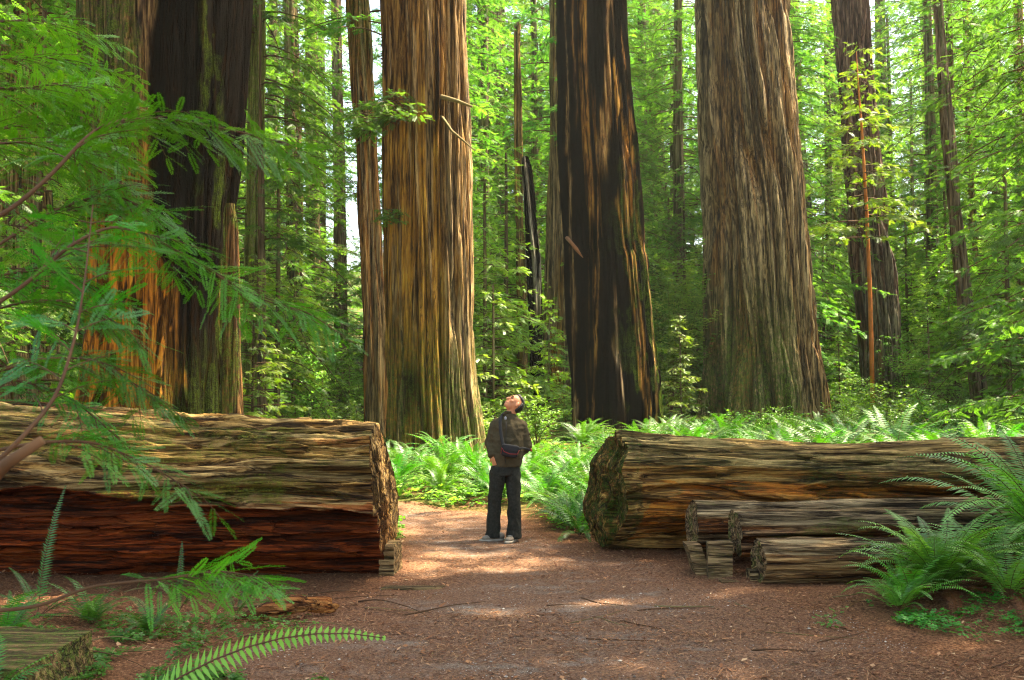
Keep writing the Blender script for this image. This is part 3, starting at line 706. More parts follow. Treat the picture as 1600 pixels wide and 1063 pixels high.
# young pale trees catching the sun
yp = []
for k in range(2):
    t = bpy.data.objects.new('young_conifer', None); COL.objects.link(t); t['category'] = 'young tree'
    link('trunk', simple_trunk([.05, .08][k], [5.8, 8.3][k], 70 + k, 'farbark'), t); link('crown', YOUNG[k], t); yp.append(t)
YP = [(430, 27, 1.0, 1), (462, 33, .9, 1), (505, 30, .36, 0), (545, 36, .5, 0), (395, 24, .9, 0), (770, 27, .95, 0), (790, 34, 1.2, 1), (755, 31, 1.0, 1), (860, 33, .8, 0), (1061, 31, .68, 0), (1070, 40, 1.1, 1), (1045, 44, 1.2, 1),
      (1290, 44, 1., 1), (1450, 34, .85, 0), (1480, 42, 1.2, 1), (1420, 46, 1.1, 1), (1580, 33, 1.2, 1), (1560, 40, 1., 1), (60, 20, 1.2, 1), (20, 26, 1.5, 1), (110, 27, 1.4, 1), (500, 44, .3, 1), (830, 44, 1.4, 1), (1310, 36, .6, 0), (1520, 50, 1.4, 1), (570, 50, .9, 1)]
u = [False, False]
for (px, D, s, k) in YP:
    x = (px - CX) / F_PX * D; z = gz(x, D) - .05; rz = g.random() * 6.28
    lab = f'{"small" if k == 0 else "taller"} pale sunlit young conifer {where(px)}, {"close" if D < 32 else "farther"} '
    if u[k]: dup(yp[k], (x, D, z), rz, s, lab, 'young conifers in the understory')
    else: u[k] = True; o = yp[k]; o.location = (x, D, z); o.scale = (s,) * 3; tag(o, lab, 'young tree', 'young conifers in the understory')
# unseen redwoods added just outside the frame so their crowns shade the path
SH = [(7.2, 7.5, 1.0), (8.6, 10.5, .95), (6.5, 4.5, 1.), (12, 8, 1.1), (-9, 12, 1.0), (10.5, 13, 1.1), (8, 3, 1.0), (-8.5, 2, 1.1), (2, -7, 1.2), (-15, 20, 1.1), (-3, -12, 1.)]
tall = None
for i, (x, y, s) in enumerate(SH):
    if tall is None:
        tall = thing('shade_redwood', (x, y, gz(x, y)), 'unseen redwood added outside the view to shade the path', 'tree', 'unseen redwoods added for shade around the viewer')
        link('trunk', simple_trunk(.9, 36, 81, 'brownbark'), tall); link('crown', CANOPY[0], tall); tall.scale = (s,) * 3
    else: dup(tall, (x, y, gz(x, y)), i * 1.7, s)

for (x, y, k, s, lab) in [(11.6, 20.5, 0, .8, 'near dark conifer reaching drooping boughs in from the right edge'), (16.4, 27, 1, 1.0, 'drooping conifer behind the near one at the right edge'), (-9.6, 15.5, 1, .9, 'conifer reaching boughs in from the left edge behind the left log')]:
    o = dup(protos[k], (x, y, gz(x, y)), x, s, lab, None)
    if 'group' in o: del o['group']
# ------------------------------------------------------------------ fallen logs
def log_mesh(x0, x1, prof, seed=1, seg=300, dx=.035, amp=.05, bands=.16, shape=None, paint=None, cut0=None, cut1=None, origin=(0, 0, 0), rough_end=.01, mat=None, ends=(True, True), endpaint=None, cracks=0, cdep=.09):
    """a log along x. prof(x)->(yc, zc, ry, rz); phi=0 top, +90deg faces the camera (-y), 180 bottom"""
    xs = np.arange(x0, x1 + 1e-6, dx); ph = np.arange(seg) / seg * 2 * PI
    PH, X = np.meshgrid(ph, xs)
    yc, zc, ry, rz = [np.asarray(a) * np.ones_like(X) for a in prof(X)]
    Rm = float(np.mean(rz))
    w = PH + (fbm(np.cos(PH) * 1.1, np.sin(PH) * 1.1, X * .5, seed + 5, 2) - .5) * .55
    c1, s1 = np.cos(w) * Rm, np.sin(w) * Rm
    n1 = vn(c1 / bands, s1 / bands, X * .45, seed); ridge = 1 - np.abs(2 * n1 - 1) ** .7
    n2 = vn(c1 / bands * 2.4, s1 / bands * 2.4, X * 1.1, seed + 1); r2 = 1 - np.abs(2 * n2 - 1) ** .8
    n3 = fbm(c1 / bands * 6, s1 / bands * 6, X * 2.4, seed + 2, 3)
    step = np.floor(fbm(c1 / bands * .8, s1 / bands * .8, X * .3, seed + 9, 2) * 7) / 7
    n0 = fbm(np.cos(PH) * 1.3, np.sin(PH) * 1.3, X * .35, seed + 3, 2)
    fur = np.exp(-(np.abs(2 * n1 - 1) / .16) ** 2) * (vn(X * .8, PH * 3, 0, seed + 11) > .35); fur2 = np.exp(-(np.abs(2 * n2 - 1) / .18) ** 2)
    ef = .35 + .65 * sstep(0, .35, np.minimum(X - xs[0], xs[-1] - X)); fur = fur * ef; fur2 = fur2 * ef
    disp = amp * (-1.5 * fur - .6 * fur2 + .9 * (n3 - .5) + 1.6 * (step - .5) + .35) + (n0 - .5) * Rm * .16
    gc = np.random.default_rng(seed)
    for c_ in range(cracks):                       # long splits opened by weathering
        p0 = gc.uniform(-.5, 2.6); xa = gc.uniform(xs[0] - .5, xs[-1]); ln = gc.uniform(.5, 2.6); wd = gc.uniform(.014, .034) / Rm; dp = cdep * gc.uniform(.4, 1.)
        pc = p0 + (vn(X * 1.1, 0, 0, seed + 40 + c_) - .5) * .30 + (vn(X * 5, 0, 0, seed + 80 + c_) - .5) * .05
        u = np.clip((X - xa) / ln, 0, 1); tp = np.clip(np.sin(u * PI) * 2.2, 0, 1); dd = (np.mod(PH + PI, 2 * PI) - PI - pc) / (wd * (.4 + .8 * tp))
        disp = disp - dp * tp * np.exp(-np.abs(dd) ** 3) + .35 * dp * tp * np.exp(-((dd + 2.4) / 1.8) ** 2)
    k = np.ones_like(PH)
    if shape: k = shape(PH, X)
    Y = yc - (ry * k + disp) * np.sin(PH); Z = zc + (rz * k + disp) * np.cos(PH)
    # ends cut at an angle / ragged
    X2 = X.copy()
    u0 = np.clip((xs[0] + .6 - X) / .6, 0, 1); u1 = np.clip((X - xs[-1] + .6) / .6, 0, 1)
    if cut0 is not None: X2 = X2 + u0 * cut0(Y, Z)
    if cut1 is not None: X2 = X2 + u1 * cut1(Y, Z)
    X2 = X2 + (u0 + u1) ** 3 * (vn(Y * 14, Z * 14, 0, seed + 6) - .5) * rough_end
    o = np.array(origin); b = MB()
    b.add(np.stack([X2, Y, Z], -1) - o, grid_faces(len(xs), seg)[:, ::-1])
    ctx = dict(ph=PH, x=X, y=Y, z=Z, n0=n0, ridge=ridge, fur=fur, fur2=fur2, step=step, end=np.zeros_like(X),
               big=fbm(c1 / .5, s1 / .5, X * .5, seed + 21, 3), str=fbm(c1 / .09, s1 / .09, X * .35, seed + 22, 3), sp=fbm(X * 9, Y * 9, Z * 9, seed + 23, 3))
    allc = {kk: [v.ravel()] for kk, v in ctx.items()}
    nr = 26; n = b.n
    for e, on in ((0, ends[0]), (-1, ends[1])):
        if not on: continue
        s = np.linspace(1, 0, nr)[:, None]; Ye, Ze, Xe = Y[e], Z[e], X2[e]
        ycm, zcm = Ye.mean(), Ze.mean()
        YY = ycm + (Ye[None] - ycm) * s; ZZ = zcm + (Ze[None] - zcm) * s
        cf = cut0 if e == 0 else cut1
        XX = (xs[0] if e == 0 else xs[-1]) + (cf(YY, ZZ) if cf else 0) + (vn(YY * 14, ZZ * 14, 0, seed + 6) - .5) * rough_end
        XX = XX + (1 if e == 0 else -1) * .012 * (vn(YY * 3, ZZ * 30, 0, seed + 7) > .62)
        f = grid_faces(nr, seg); b.add(np.stack([XX, YY, ZZ], -1) - o, f if e == -1 else f); 
        if e == 0: b.F[-1] = b.F[-1][:, ::-1]
        if e == -1: b.F[-1] = b.F[-1][:, ::-1]
        ec = dict(ph=PH[e][None] + 0 * s, x=XX, y=YY, z=ZZ, n0=YY * 0 + .5, ridge=YY * 0 + 1, fur=YY * 0, fur2=YY * 0, step=YY * 0, end=YY * 0 + 1, big=fbm(YY * 3, ZZ * 3, 0, seed + 31, 3), str=vn(YY * 20, ZZ * 5, 0, seed + 32), sp=fbm(YY * 9, ZZ * 9, 0, seed + 33, 3))
        for kk in allc: allc[kk].append((ec[kk] * np.ones_like(YY)).ravel())
    ctx = {kk: np.concatenate(v) for kk, v in allc.items()}
    at = dict(char=0 * ctx['x'], moss=0 * ctx['x'], grey=0 * ctx['x'], orange=0 * ctx['x'])
    if paint: at.update({kk: np.clip(v, 0, 1) * np.ones_like(ctx['x']) for kk, v in paint(ctx).items()})
    return b.mesh('log', mat or M['logwood'], True, at)

# left log: thicker towards the left, undercut below a ragged lip, sawn end at the right
LD = 9.45
def prof_left(x):
    t = (x + 1.2) / -5.0
    rz = .70 + .16 * t; zc = .66 + .17 * t
    return LD + 0 * x, zc, .72 + .14 * t, rz
def shape_left(ph, x):
    lip = math.radians(94) - .26 * (x + 1.2) / -5 + (vn(x * 1.3, 0, 0, 301) - .5) * .14 + (vn(x * 6, 0, 0, 302) - .5) * .06
    front = sstep(0, .05, ph - lip) * (1 - sstep(math.radians(160), math.radians(185), ph))
    k = 1 - .25 * front
    lip2 = math.radians(74) + (vn(x * .9, 0, 0, 304) - .5) * .25
    k = k - .055 * sstep(0, .05, ph - lip2) * (1 - sstep(.25, .30, ph - lip2)) * (vn(x * .7, 0, 0, 305) > .3)
    k = k + .02 * sstep(-.25, 0, ph - lip) * (1 - sstep(0, .04, ph - lip))
    return k
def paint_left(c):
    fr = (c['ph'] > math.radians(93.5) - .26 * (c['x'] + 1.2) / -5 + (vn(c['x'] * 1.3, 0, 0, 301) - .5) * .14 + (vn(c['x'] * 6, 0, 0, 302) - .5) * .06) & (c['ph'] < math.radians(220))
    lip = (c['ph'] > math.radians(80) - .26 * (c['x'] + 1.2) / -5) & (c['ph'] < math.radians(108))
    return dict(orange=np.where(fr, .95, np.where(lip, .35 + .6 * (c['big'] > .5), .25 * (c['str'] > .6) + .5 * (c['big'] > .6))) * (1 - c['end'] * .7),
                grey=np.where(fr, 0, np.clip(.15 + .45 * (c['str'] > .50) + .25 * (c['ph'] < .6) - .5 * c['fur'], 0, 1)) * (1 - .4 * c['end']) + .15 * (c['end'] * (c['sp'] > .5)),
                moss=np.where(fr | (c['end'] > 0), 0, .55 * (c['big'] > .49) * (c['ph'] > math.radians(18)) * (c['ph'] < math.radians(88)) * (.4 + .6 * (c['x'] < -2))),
                char=np.where(fr, .45 * (c['str'] > .4), np.where(c['step'] < .40, .55, 0)) * (1 - c['end']) + .8 * (c['end'] * (c['sp'] < .55)))  # on the undercut front, char paints its deep shade into the red wood
org = (-1.2, LD, gz(-1.2, LD))
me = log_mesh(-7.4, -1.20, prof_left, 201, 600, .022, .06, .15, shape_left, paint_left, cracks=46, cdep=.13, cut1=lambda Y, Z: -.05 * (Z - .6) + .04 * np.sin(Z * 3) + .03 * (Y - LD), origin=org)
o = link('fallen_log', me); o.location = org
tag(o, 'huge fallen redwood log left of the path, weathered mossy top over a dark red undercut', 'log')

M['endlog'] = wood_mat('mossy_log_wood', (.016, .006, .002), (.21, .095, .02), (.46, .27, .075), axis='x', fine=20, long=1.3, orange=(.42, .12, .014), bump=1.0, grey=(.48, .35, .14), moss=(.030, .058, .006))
# right log with a slanting mossy end face
RD = 10.85
def prof_right(x): 
    t = np.clip((x - 1) / 5, 0, 2)
    return RD + .05 * t + 0 * x, .585 - .0 * t + .05 * np.sin(x * 1.1), .60 + 0 * x, .585 + .02 * np.sin(x * 1.7)
def shape_right(ph, x):
    g1 = math.radians(62) + .10 * np.sin(x * 1.3 + 1) + (vn(x * 1.1, 0, 0, 311) - .5) * .2
    k = 1 - .10 * sstep(0, .10, ph - g1) * (1 - sstep(.25, .5, ph - g1)) * sstep(1.0, 1.5, x)
    k = k - .06 * sstep(0, .2, ph - 1.9) * (1 - sstep(.6, 1.0, ph - 1.9))
    return k
def paint_right(c):
    e = c['end']; top = c['ph'] < math.radians(58); fr = c['ph'] < math.radians(200)
    return dict(grey=np.where(top, .55 + .3 * (c['str'] > .5), .2 * (c['str'] > .55)) * (1 - e),
                moss=e * sstep(.30, .42, c['sp'] + .15 * (c['y'] < RD - .1)) + (1 - e) * (.55 * (c['big'] > .48) * fr * (.5 + .5 * (c['x'] > 3)) + .5 * (c['x'] < 1.3) * (c['sp'] > .45)),
                orange=(1 - e) * np.where((c['ph'] > math.radians(72)) & fr, .8 * (c['big'] > .50) + .2, .1) * (c['x'] > 1.3), char=.6 * e * (c['sp'] < .45) + (1 - e) * ((c['step'] < .36) * .5))
def cut_right(Y, Z):
    s = -.24 * (Y - RD + .55) / 1.1 + .05 * np.sin((Z - .1) * 4.0) - .12 * np.exp(-((Z - .35) / .25) ** 2) * ((Y > RD - .25))
    crack = .16 * np.exp(-((Y - RD + .02 - .25 * (Z - .6)) / .05) ** 2) * sstep(.35, .6, Z)
    return s + crack + .16 * sstep(.85, 1.12, Z)
org = (1.2, RD, gz(1.2, RD))
me = log_mesh(1.12, 9.2, prof_right, 231, 500, .022, .04, .15, shape_right, paint_right, cracks=38, cdep=.09, cut0=cut_right, origin=org, rough_end=.012, mat=M['endlog'])
o = link('fallen_log', me); o.location = org
tag(o, 'long fallen redwood log right of the path, its slanting end face dark green with moss', 'log')

# half-round split logs lying in front of it
def split_log(name, label, D, yc_, x0, x1, zc, r, seed, half=True, gl=.5, cutang=.0, flat_front=False, br=0):
    def pr(x): return D + 0 * x + br * (x - x0), zc + 0 * x, r * .8 + 0 * x, r + 0 * x
    def sh(ph, x):
        if not half: return 1 + .08 * np.cos(ph * 3 + seed)
        c = np.cos(ph - (PI if not flat_front else 0)); return np.minimum(1, .42 / np.maximum(c, .01)) if flat_front else 1 + .07 * np.cos(ph * 4 + seed)
    def pt(c):
        return dict(grey=np.where(c['end'] > 0, .45, np.where(c['ph'] < 1.1, .9, .35 * (c['str'] > .5))) * (.6 + .4 * (c['str'] > .4)),
                    orange=np.where((c['ph'] > 1.2) & (c['ph'] < 3.4), .7 * (c['big'] > .42), 0) * (1 - c['end']), moss=.4 * (c['big'] > .6) * (c['end'] < 1) + .6 * c['end'] * (c['sp'] > .56), char=.4 * (c['step'] < .33) * (1 - c['end']))
    org = (x0, D, gz(x0, D))
    me = log_mesh(x0, x1, pr, seed, 180, .03, r * .09, .10, sh, pt, cut0=lambda Y, Z: -.10 * (Y - D) / r * .35 + cutang * (Z - zc), origin=org, mat=M['cutwood'], rough_end=.006, cracks=14, cdep=r * .22)
    o = link(name, me); o.location = org; return tag(o, label, 'log', 'split logs stacked by the right log')
def X(px, D): return (px - CX) / F_PX * D
split_log('split_log', 'upper split log with a tall oval grey end, leaning on the long mossy-ended log', 9.95, 0, X(1083, 9.8), 6.9, .365, .245, 401, cutang=.06)
split_log('split_log', 'middle split log whose narrow pointed grey end stands over the small blocks', 9.42, 0, X(1150, 9.3), 6.6, .36, .215, 411, cutang=-.05)
split_log('split_log', 'lowest and frontmost split log, pale cracked top over a black hollow side', 9.0, 0, X(1185, 8.9), X(1185, 8.9) + 1.35, .17, .19, 421, flat_front=False)
split_log('split_log', 'low grey split log behind the big right-hand fern, end of the stack', 9.05, 0, X(1430, 8.9), 6.3, .18, .17, 431)

def block(name, label, pts8, seed, mat='cutwood', grooves=0, cat='wood block', group=None):
    """a rough sawn block from 8 corner points (bottom 4 then top 4), subdivided and roughened"""
    p = np.array(pts8, float); n = 14; b = MB(); c0 = p.mean(0); 
    quads = [(0, 1, 5, 4), (1, 2, 6, 5), (2, 3, 7, 6), (3, 0, 4, 7), (4, 5, 6, 7), (3, 2, 1, 0)]
    u, v = np.meshgrid(np.linspace(0, 1, n), np.linspace(0, 1, n))
    for a, bb, c, d in quads:
        Q = (p[a] * (1 - u[..., None]) + p[bb] * u[..., None]) * (1 - v[..., None]) + (p[d] * (1 - u[..., None]) + p[c] * u[..., None]) * v[..., None]
        W = Q + (Q - c0) * (.10 * (vn(Q[..., 0] * 5, Q[..., 1] * 5, Q[..., 2] * 6, seed)[..., None] - .5) + .05 * (vn(Q[..., 0] * 18, Q[..., 1] * 18, Q[..., 2] * 9, seed + 1)[..., None] - .5))
        if grooves:
            zz = (Q[..., 2] - p[0][2]) / (p[4][2] - p[0][2]); gq = (np.abs((zz * grooves) % 1 - .5) > .36) * .09; W[..., :2] = W[..., :2] - (Q - c0)[..., :2] * gq[..., None]
        b.add(W, grid_faces(n, n, False))
    base = np.array([c0[0], c0[1], p[:, 2].min()]); b.V = [x - base for x in b.V]
    z = np.zeros(b.n); ms = .8 if 'moss' in name else .15
    o = b.build(name, M[mat], None, False, dict(char=z, moss=z + ms, grey=z + (.2 if ms > .5 else .45), orange=z + .1)); o.location = base
    return tag(o, label, cat, group)
def box8(px0, px1, D, h, dep, lean=0., skew=0., zb=None):
    x0, x1 = X(px0, D), X(px1, D); z = gz((x0 + x1) / 2, D) - .015 if zb is None else zb
    return [(x0, D, z), (x1, D, z), (x1 + skew, D + dep, z), (x0 + skew, D + dep, z), (x0 + lean, D, z + h), (x1 + lean, D, z + h), (x1 + lean + skew, D + dep, z + h), (x0 + lean + skew, D + dep, z + h)]
block('wood_block', 'dark leaning wedge of wood at the very left of the split logs', box8(1086, 1108, 9.35, .30, .28, -.09), 501, group='wood blocks by the split logs')
block('wood_block', 'upright cut block with a pale edge propping up the middle split log', box8(1104, 1142, 9.18, .33, .24, .0, .02), 502, group='wood blocks by the split logs')
block('wood_block', 'small thin board flat on the needles before the upright cut block', box8(1124, 1152, 8.98, .035, .14), 503, group='wood blocks by the split logs')
block('wood_block', 'small squared offcut between the upright block and the frontmost split log', box8(1168, 1183, 9.02, .10, .16), 504, group='wood blocks by the split logs')
block('timber_stack', 'little stack of grey weathered slats behind the end of the left log', box8(594, 617, 9.3, .30, .35, 0, .04), 511, grooves=5)
block('broken_plank', 'long low splintered plank on the ground at the foot of the left log', box8(596, 692, 8.75, .045, .12, .0, .04), 512, cat='plank')
block('mossy_stump', 'flat-topped sawn stump with moss at the bottom left corner', [(X(-40, 5.5), 5.5, -.1), (X(100, 5.5), 5.45, -.1), (X(135, 5.9), 6.1, -.1), (X(-40, 5.9), 6.2, -.1), (X(-45, 5.5), 5.5, .21), (X(48, 5.5), 5.45, .19), (X(130, 5.9), 6.1, .25), (X(-40, 5.9), 6.2, .26)], 521, cat='stump')

# orange rotten limb and twigs on the ground
b = MB(); pts = [(X(374, 7.5), 7.5, gz(-2, 7.5) + .0), (X(420, 7.55), 7.55, .05), (X(470, 7.6), 7.6, .09), (X(530, 7.7), 7.7, .05)]
pp = np.array([[np.interp(t, [0, 1, 2, 3], [p[k] for p in pts]) for k in range(3)] for t in np.linspace(0, 3, 40)])
V, F = tube(pp, .055 * (.4 + np.sin(np.linspace(.25, 2.9, 40))) * .75, 24)
V = V + (vn(V[:, 0] * 6, V[:, 1] * 40, V[:, 2] * 40, 5)[:, None] - .5) * .07
b.add(V, F); base = pp[0].copy(); b.V = [b.V[0] - base]; z = np.zeros(b.n)
o = b.build('rotten_limb', M['logwood'], None, True, dict(char=z, moss=z, grey=z + .15, orange=z + .6)); o.location = base
tag(o, 'bright orange rotten piece of limb on the ground in front of the left log', 'wood')
gt = np.random.default_rng(8)
tp = None; b = MB(); k = 0
for i in range(52):
    x = gt.uniform(-4.2, -.8) if i < 34 else gt.uniform(-1, 4.2); y = gt.uniform(6.0, 8.7) if i < 34 else gt.uniform(5.9, 8.6)
    Ln = gt.uniform(.25, .8); a = gt.normal(.1, .6); n = 9; s = np.linspace(-.5, .5, n)
    cv = gt.normal(0, .2)
    xx = x + s * Ln * math.cos(a) - cv * s * s * math.sin(a); yy = y + s * Ln * math.sin(a) + cv * s * s * math.cos(a)
    zz = ground(xx, yy) + .012 + gt.uniform(0, .10 if i < 16 else .015) * (1 - (2 * s) ** 2)
    V, F = tube(np.stack([xx - x, yy - y, zz], -1), np.linspace(.006, .002, n) * gt.uniform(.6, 1.4), 5)
    q = MB(); q.add(V, F); o = q.build('fallen_twig', M['twig'] if i % 3 else bpy.data.materials['pale_branch'], None, True); o.location = (x, y, 0)
    px, py = to_px((x, y, .02))
    side = 'below the left log' if px < 600 else ('in the middle of the path' if px < 1150 else 'towards the right-hand fern')
    tag(o, f'{"thin bent" if gt.random() < .5 else "straight thin"} {"brown" if i % 3 else "pale"} dead twig on the needles {side}', 'twig', 'dead twigs on the ground')
# ------------------------------------------------------------------ ferns
def frond(g, L, az, rise, droop, npin=26, wid=.11, b=None, twist=0., t0=.5, fine=1, roll=0.):
    """one sword-fern frond: an arching rachis with paired, slightly toothed pinnae"""
    k = 14; s = np.linspace(0, 1, k)
    el = rise - droop * s ** 1.4                       # elevation angle along the frond
    ds = L / (k - 1)
    r = np.concatenate([[0], np.cumsum(np.cos(el[:-1]) * ds)]); z = np.concatenate([[0], np.cumsum(np.sin(el[:-1]) * ds)])
    a = az + twist * s
    pts = np.stack([r * np.cos(a), r * np.sin(a), z], -1)
    V, F = tube(pts, np.linspace(.0035, .0012, k) * (L / .9), 4, False); b.add(V, F, 1)
    u = np.linspace(.16, 1, npin); T = np.gradient(pts, axis=0); T /= np.linalg.norm(T, axis=1)[:, None]
    PV, PF, tt = [], [], []
    for i, q in enumerate(u):
        p = np.array([np.interp(q, s, pts[:, j]) for j in range(3)]); d = np.array([np.interp(q, s, T[:, j]) for j in range(3)]); d /= np.linalg.norm(d)
        side = np.array([-math.sin(az), math.cos(az), 0]); side -= d * side.dot(d); side /= np.linalg.norm(side); up = np.cross(d, side); side, up = side * math.cos(roll) + up * math.sin(roll), up * math.cos(roll) - side * math.sin(roll)
        w = wid * L * (math.sin(min(1, (q + .12) / .42) * PI / 2)) * (1 - max(0, (q - .42) / .60)) ** .8 + .006
        hw = (u[1] - u[0]) * L * .40
        for sg in (1, -1):
            dr = side * sg * .93 + d * .28 - up * (.10 + g.normal(0, .08)); dr /= np.linalg.norm(dr)
            n = len(PV); tip = p + dr * w - up * w * .12; m1 = p + dr * w * .35
            PV += [p - d * hw * .5, m1 - d * hw * .85, tip, m1 + d * hw * .9, p + d * hw * .55]
            PF += [(n, n + 1, n + 3, n + 4), (n + 1, n + 2, n + 3, n + 3)]
            tt += [np.clip(t0 + g.normal(0, .09), 0, 1)] * 5
    b.add(np.array(PV), np.array(PF), 0, np.array(tt))

def fern_mesh(seed, nf=20, L=.9, npin=26, wid=.11, spread=1.0, dead=2, low=.5):
    g = np.random.default_rng(seed); b = MB()
    for i in range(nf):
        az = i * 2.399 + g.normal(0, .45); f = i / nf
        rise = math.radians(g.uniform(52, 84) - low * 30 * f * spread)
        frond(g, L * g.uniform(.7, 1.12), az, rise, math.radians(g.uniform(55, 105)), npin, wid, b, g.normal(0, .25), np.clip(g.normal(.5, .2), .05, .98))
    for i in range(dead): # brown old fronds hanging to the ground
        n0 = sum(len(m) for m in b.M); frond(g, L * .8, g.random() * 6.28, math.radians(25), math.radians(80), npin, wid * .8, b, 0, .3); b.M[-1][:] = 2
    return b.mesh('fronds', [M['fern'], M['twig'], M['deadfern']])
M['deadfern'] = leaf_mat('dead_fronds', (.12, .045, .015), (.20, .08, .025), (.30, .15, .05), .2, .02, 1.)
FERN = [fern_mesh(600 + k, nf=[20, 24, 16, 28][k], L=[.85, .95, .8, 1.0][k], spread=[1, .8, 1.2, 1][k]) for k in range(4)]
FNEAR = [fern_mesh(630, 22, .85, 30, .115), fern_mesh(631, 18, .95, 32, .12, 1.1), fern_mesh(620, 64, 1.05, 40, .125, .75, 10), fern_mesh(621, 38, 1.35, 48, .11, .7, 3)]
for f_ in FNEAR: f_.materials[0] = M['fern_near']
fproto = {}
def fern(mesh, loc, rz, sc, label, group, tilt=(0, 0)):
    k = mesh.name
    if k in fproto: return dup(fproto[k], loc, rz, sc, label, group, tilt=tilt)
    o = link('fern', mesh); o.location = loc; o.rotation_euler = (tilt[0], tilt[1], rz); o.scale = (sc,) * 3
    tag(o, label, 'fern', group); fproto[k] = o; return o

gf = random.Random(12); fl = []
def scatter(n, ux, uy, mind, test=lambda x, y: True):
    k = t = 0; out = []
    while k < n and t < n * 60:
        t += 1; x, y = gf.uniform(*ux), gf.uniform(*uy)
        if not test(x, y) or any((x - a) ** 2 + (y - c) ** 2 < mind ** 2 for a, c in fl): continue
        fl.append((x, y)); out.append((x, y)); k += 1
    return out
def notpath(x, y): return not bool(in_path(np.array(x), np.array(y), .25))
def clear_trunks(x, y):
    for (tx, ty, r) in [(-6.2, 18, 1.7), (-1.6, 23, 1.4), (3.0, 29, 1.7), (8.5, 34, 2.5), (15, 40, 1.5)]:
        if (x - tx) ** 2 + (y - ty) ** 2 < r * r: return False
    return True
ok = lambda x, y: notpath(x, y) and clear_trunks(x, y)
ORD = ['leftmost', 'second', 'third', 'fourth', 'fifth', 'sixth', 'seventh', 'eighth', 'ninth', 'tenth', 'eleventh', 'twelfth']
sets = [
 ('bank of bright sword ferns behind the path', 'on the bank behind the bend of the path', scatter(46, (-3.6, 1.3), (15.0, 19.5), .62, ok), (.75, 1.1)),
 ('sword ferns between the man and the right log', 'crowding the path edge between the man and the right log', scatter(16, (.55, 1.9), (11.9, 15.2), .48, ok), (.7, 1.0)),
 ('ferns behind the right log', 'rising behind the top of the long right log', scatter(62, (1.6, 10.5), (12.0, 17.5), .62, ok), (.95, 1.4)),
 ('ferns at the feet of the big trees', 'at the foot of the big trees on the right', scatter(70, (1.5, 15), (16, 30), 1.0, ok), (.8, 1.25)),
 ('ferns behind the left log end', 'beside the sawn end of the left log', scatter(9, (-2.3, -1.35), (10.5, 12.6), .38, ok), (.5, .75)),
 ('ferns in the clearing behind the left log', 'in the clearing hidden behind the left log', scatter(14, (-8, -3), (16, 24), 1.1, ok), (.8, 1.2)),
]
for grp, wh, L_, (s0, s1) in sets:
    L_.sort(key=lambda p: p[0] / p[1])
    for i, (x, y) in enumerate(L_):
        if len(L_) <= 9: lab = f'{"leftmost" if i == 0 else ORD[i] + " from left"} small sword fern {wh}'
        else: lab = f'{gf.choice(["upright", "arching", "spreading"])} fern {wh}'
        fern(FERN[gf.randrange(4)], (x, y, gz(x, y) - .02), gf.random() * 6.28, gf.uniform(s0, s1), lab, grp, (gf.gauss(0, .12), gf.gauss(0, .12)))
# the two large ferns at the right
fern(FNEAR[2], (3.42, 8.05, gz(3.42, 8.05) - .02), .4, .86, 'large sword fern spreading over the right end of the split logs', None)
fern(FNEAR[3], (4.62, 8.65, gz(4.62, 8.65) + .12), 1.9, 1.15, 'tallest sword fern, arching up at the right edge above the log', None, (.0, -.12))
fern(FNEAR[0], (4.35, 7.45, gz(4.35, 7.45)), 1.1, .75, 'low dark fern at the right edge below the two large ones', None)
fern(FNEAR[1], (3.9, 8.35, gz(3.9, 8.35)), 2.2, .9, 'upright fern directly behind the large one at the right', None)
fern(FNEAR[0], (3.1, 7.85, gz(3.1, 7.85)), 4.0, .72, 'small bushy fern at the left side of the large right-hand one', None)
fern(FNEAR[1], (3.75, 7.6, gz(3.75, 7.6)), 5.1, .8, 'spreading fern in front of the large right-hand one', None)
fern(FNEAR[0], (4.2, 7.95, gz(4.2, 7.95)), .3, .8, 'loose fern between the large one and the right edge', None)
fern(FNEAR[1], (2.95, 7.7, gz(2.95, 7.7)), 2.1, .5, 'small low fern at the left foot of the large right-hand sword fern', None)
M['fresh_fern'] = leaf_mat('fresh_fern_frond', (.09, .34, .01), (.16, .50, .02), (.25, .6, .04), .4, .05, 1.4)
# ferns in front of the left log: few separate fronds
def own_fern(label, loc, fr, npin=40, wid=.10, name='fern', t0=.5, roll=0., mat='fern'):
    b = MB(); g = np.random.default_rng(abs(hash(label)) % 1000 if False else len(label) * 7 + int(fr[0][0] * 100))
    for (L, az, rise, droop) in fr: frond(g, L, math.radians(az), math.radians(rise), math.radians(droop), npin, wid, b, g.normal(0, .1), t0, 1, roll)
    o = b.build(name, [M[mat], M['twig']]); o.location = loc; return tag(o, label, 'fern')
own_fern('dark fern with one tall upright frond before the undercut of the left log', (X(68, 7.6), 7.6, gz(-3.6, 7.6)), [(1.0, 60, 86, 25), (.7, 5, 45, 70), (.75, -12, 35, 55), (.6, 200, 50, 80), (.62, -30, 18, 40), (.5, 150, 65, 50)], 44, .085, t0=.12)
own_fern('thin fern with curled drooping fronds before the middle of the left log', (X(285, 7.9), 7.9, gz(-2.6, 7.9)), [(.55, 80, 88, 12), (.62, 170, 75, 150), (.6, 10, 65, 95), (.55, -10, 60, 110)], 36, .075, t0=.2)
own_fern('fern with small arching fronds near the right part of the left log', (X(375, 7.8), 7.8, gz(-2.1, 7.8)), [(.5, 160, 70, 70), (.5, 15, 62, 100), (.4, 60, 75, 60), (.35, -40, 55, 80)], 34, .08, t0=.2)
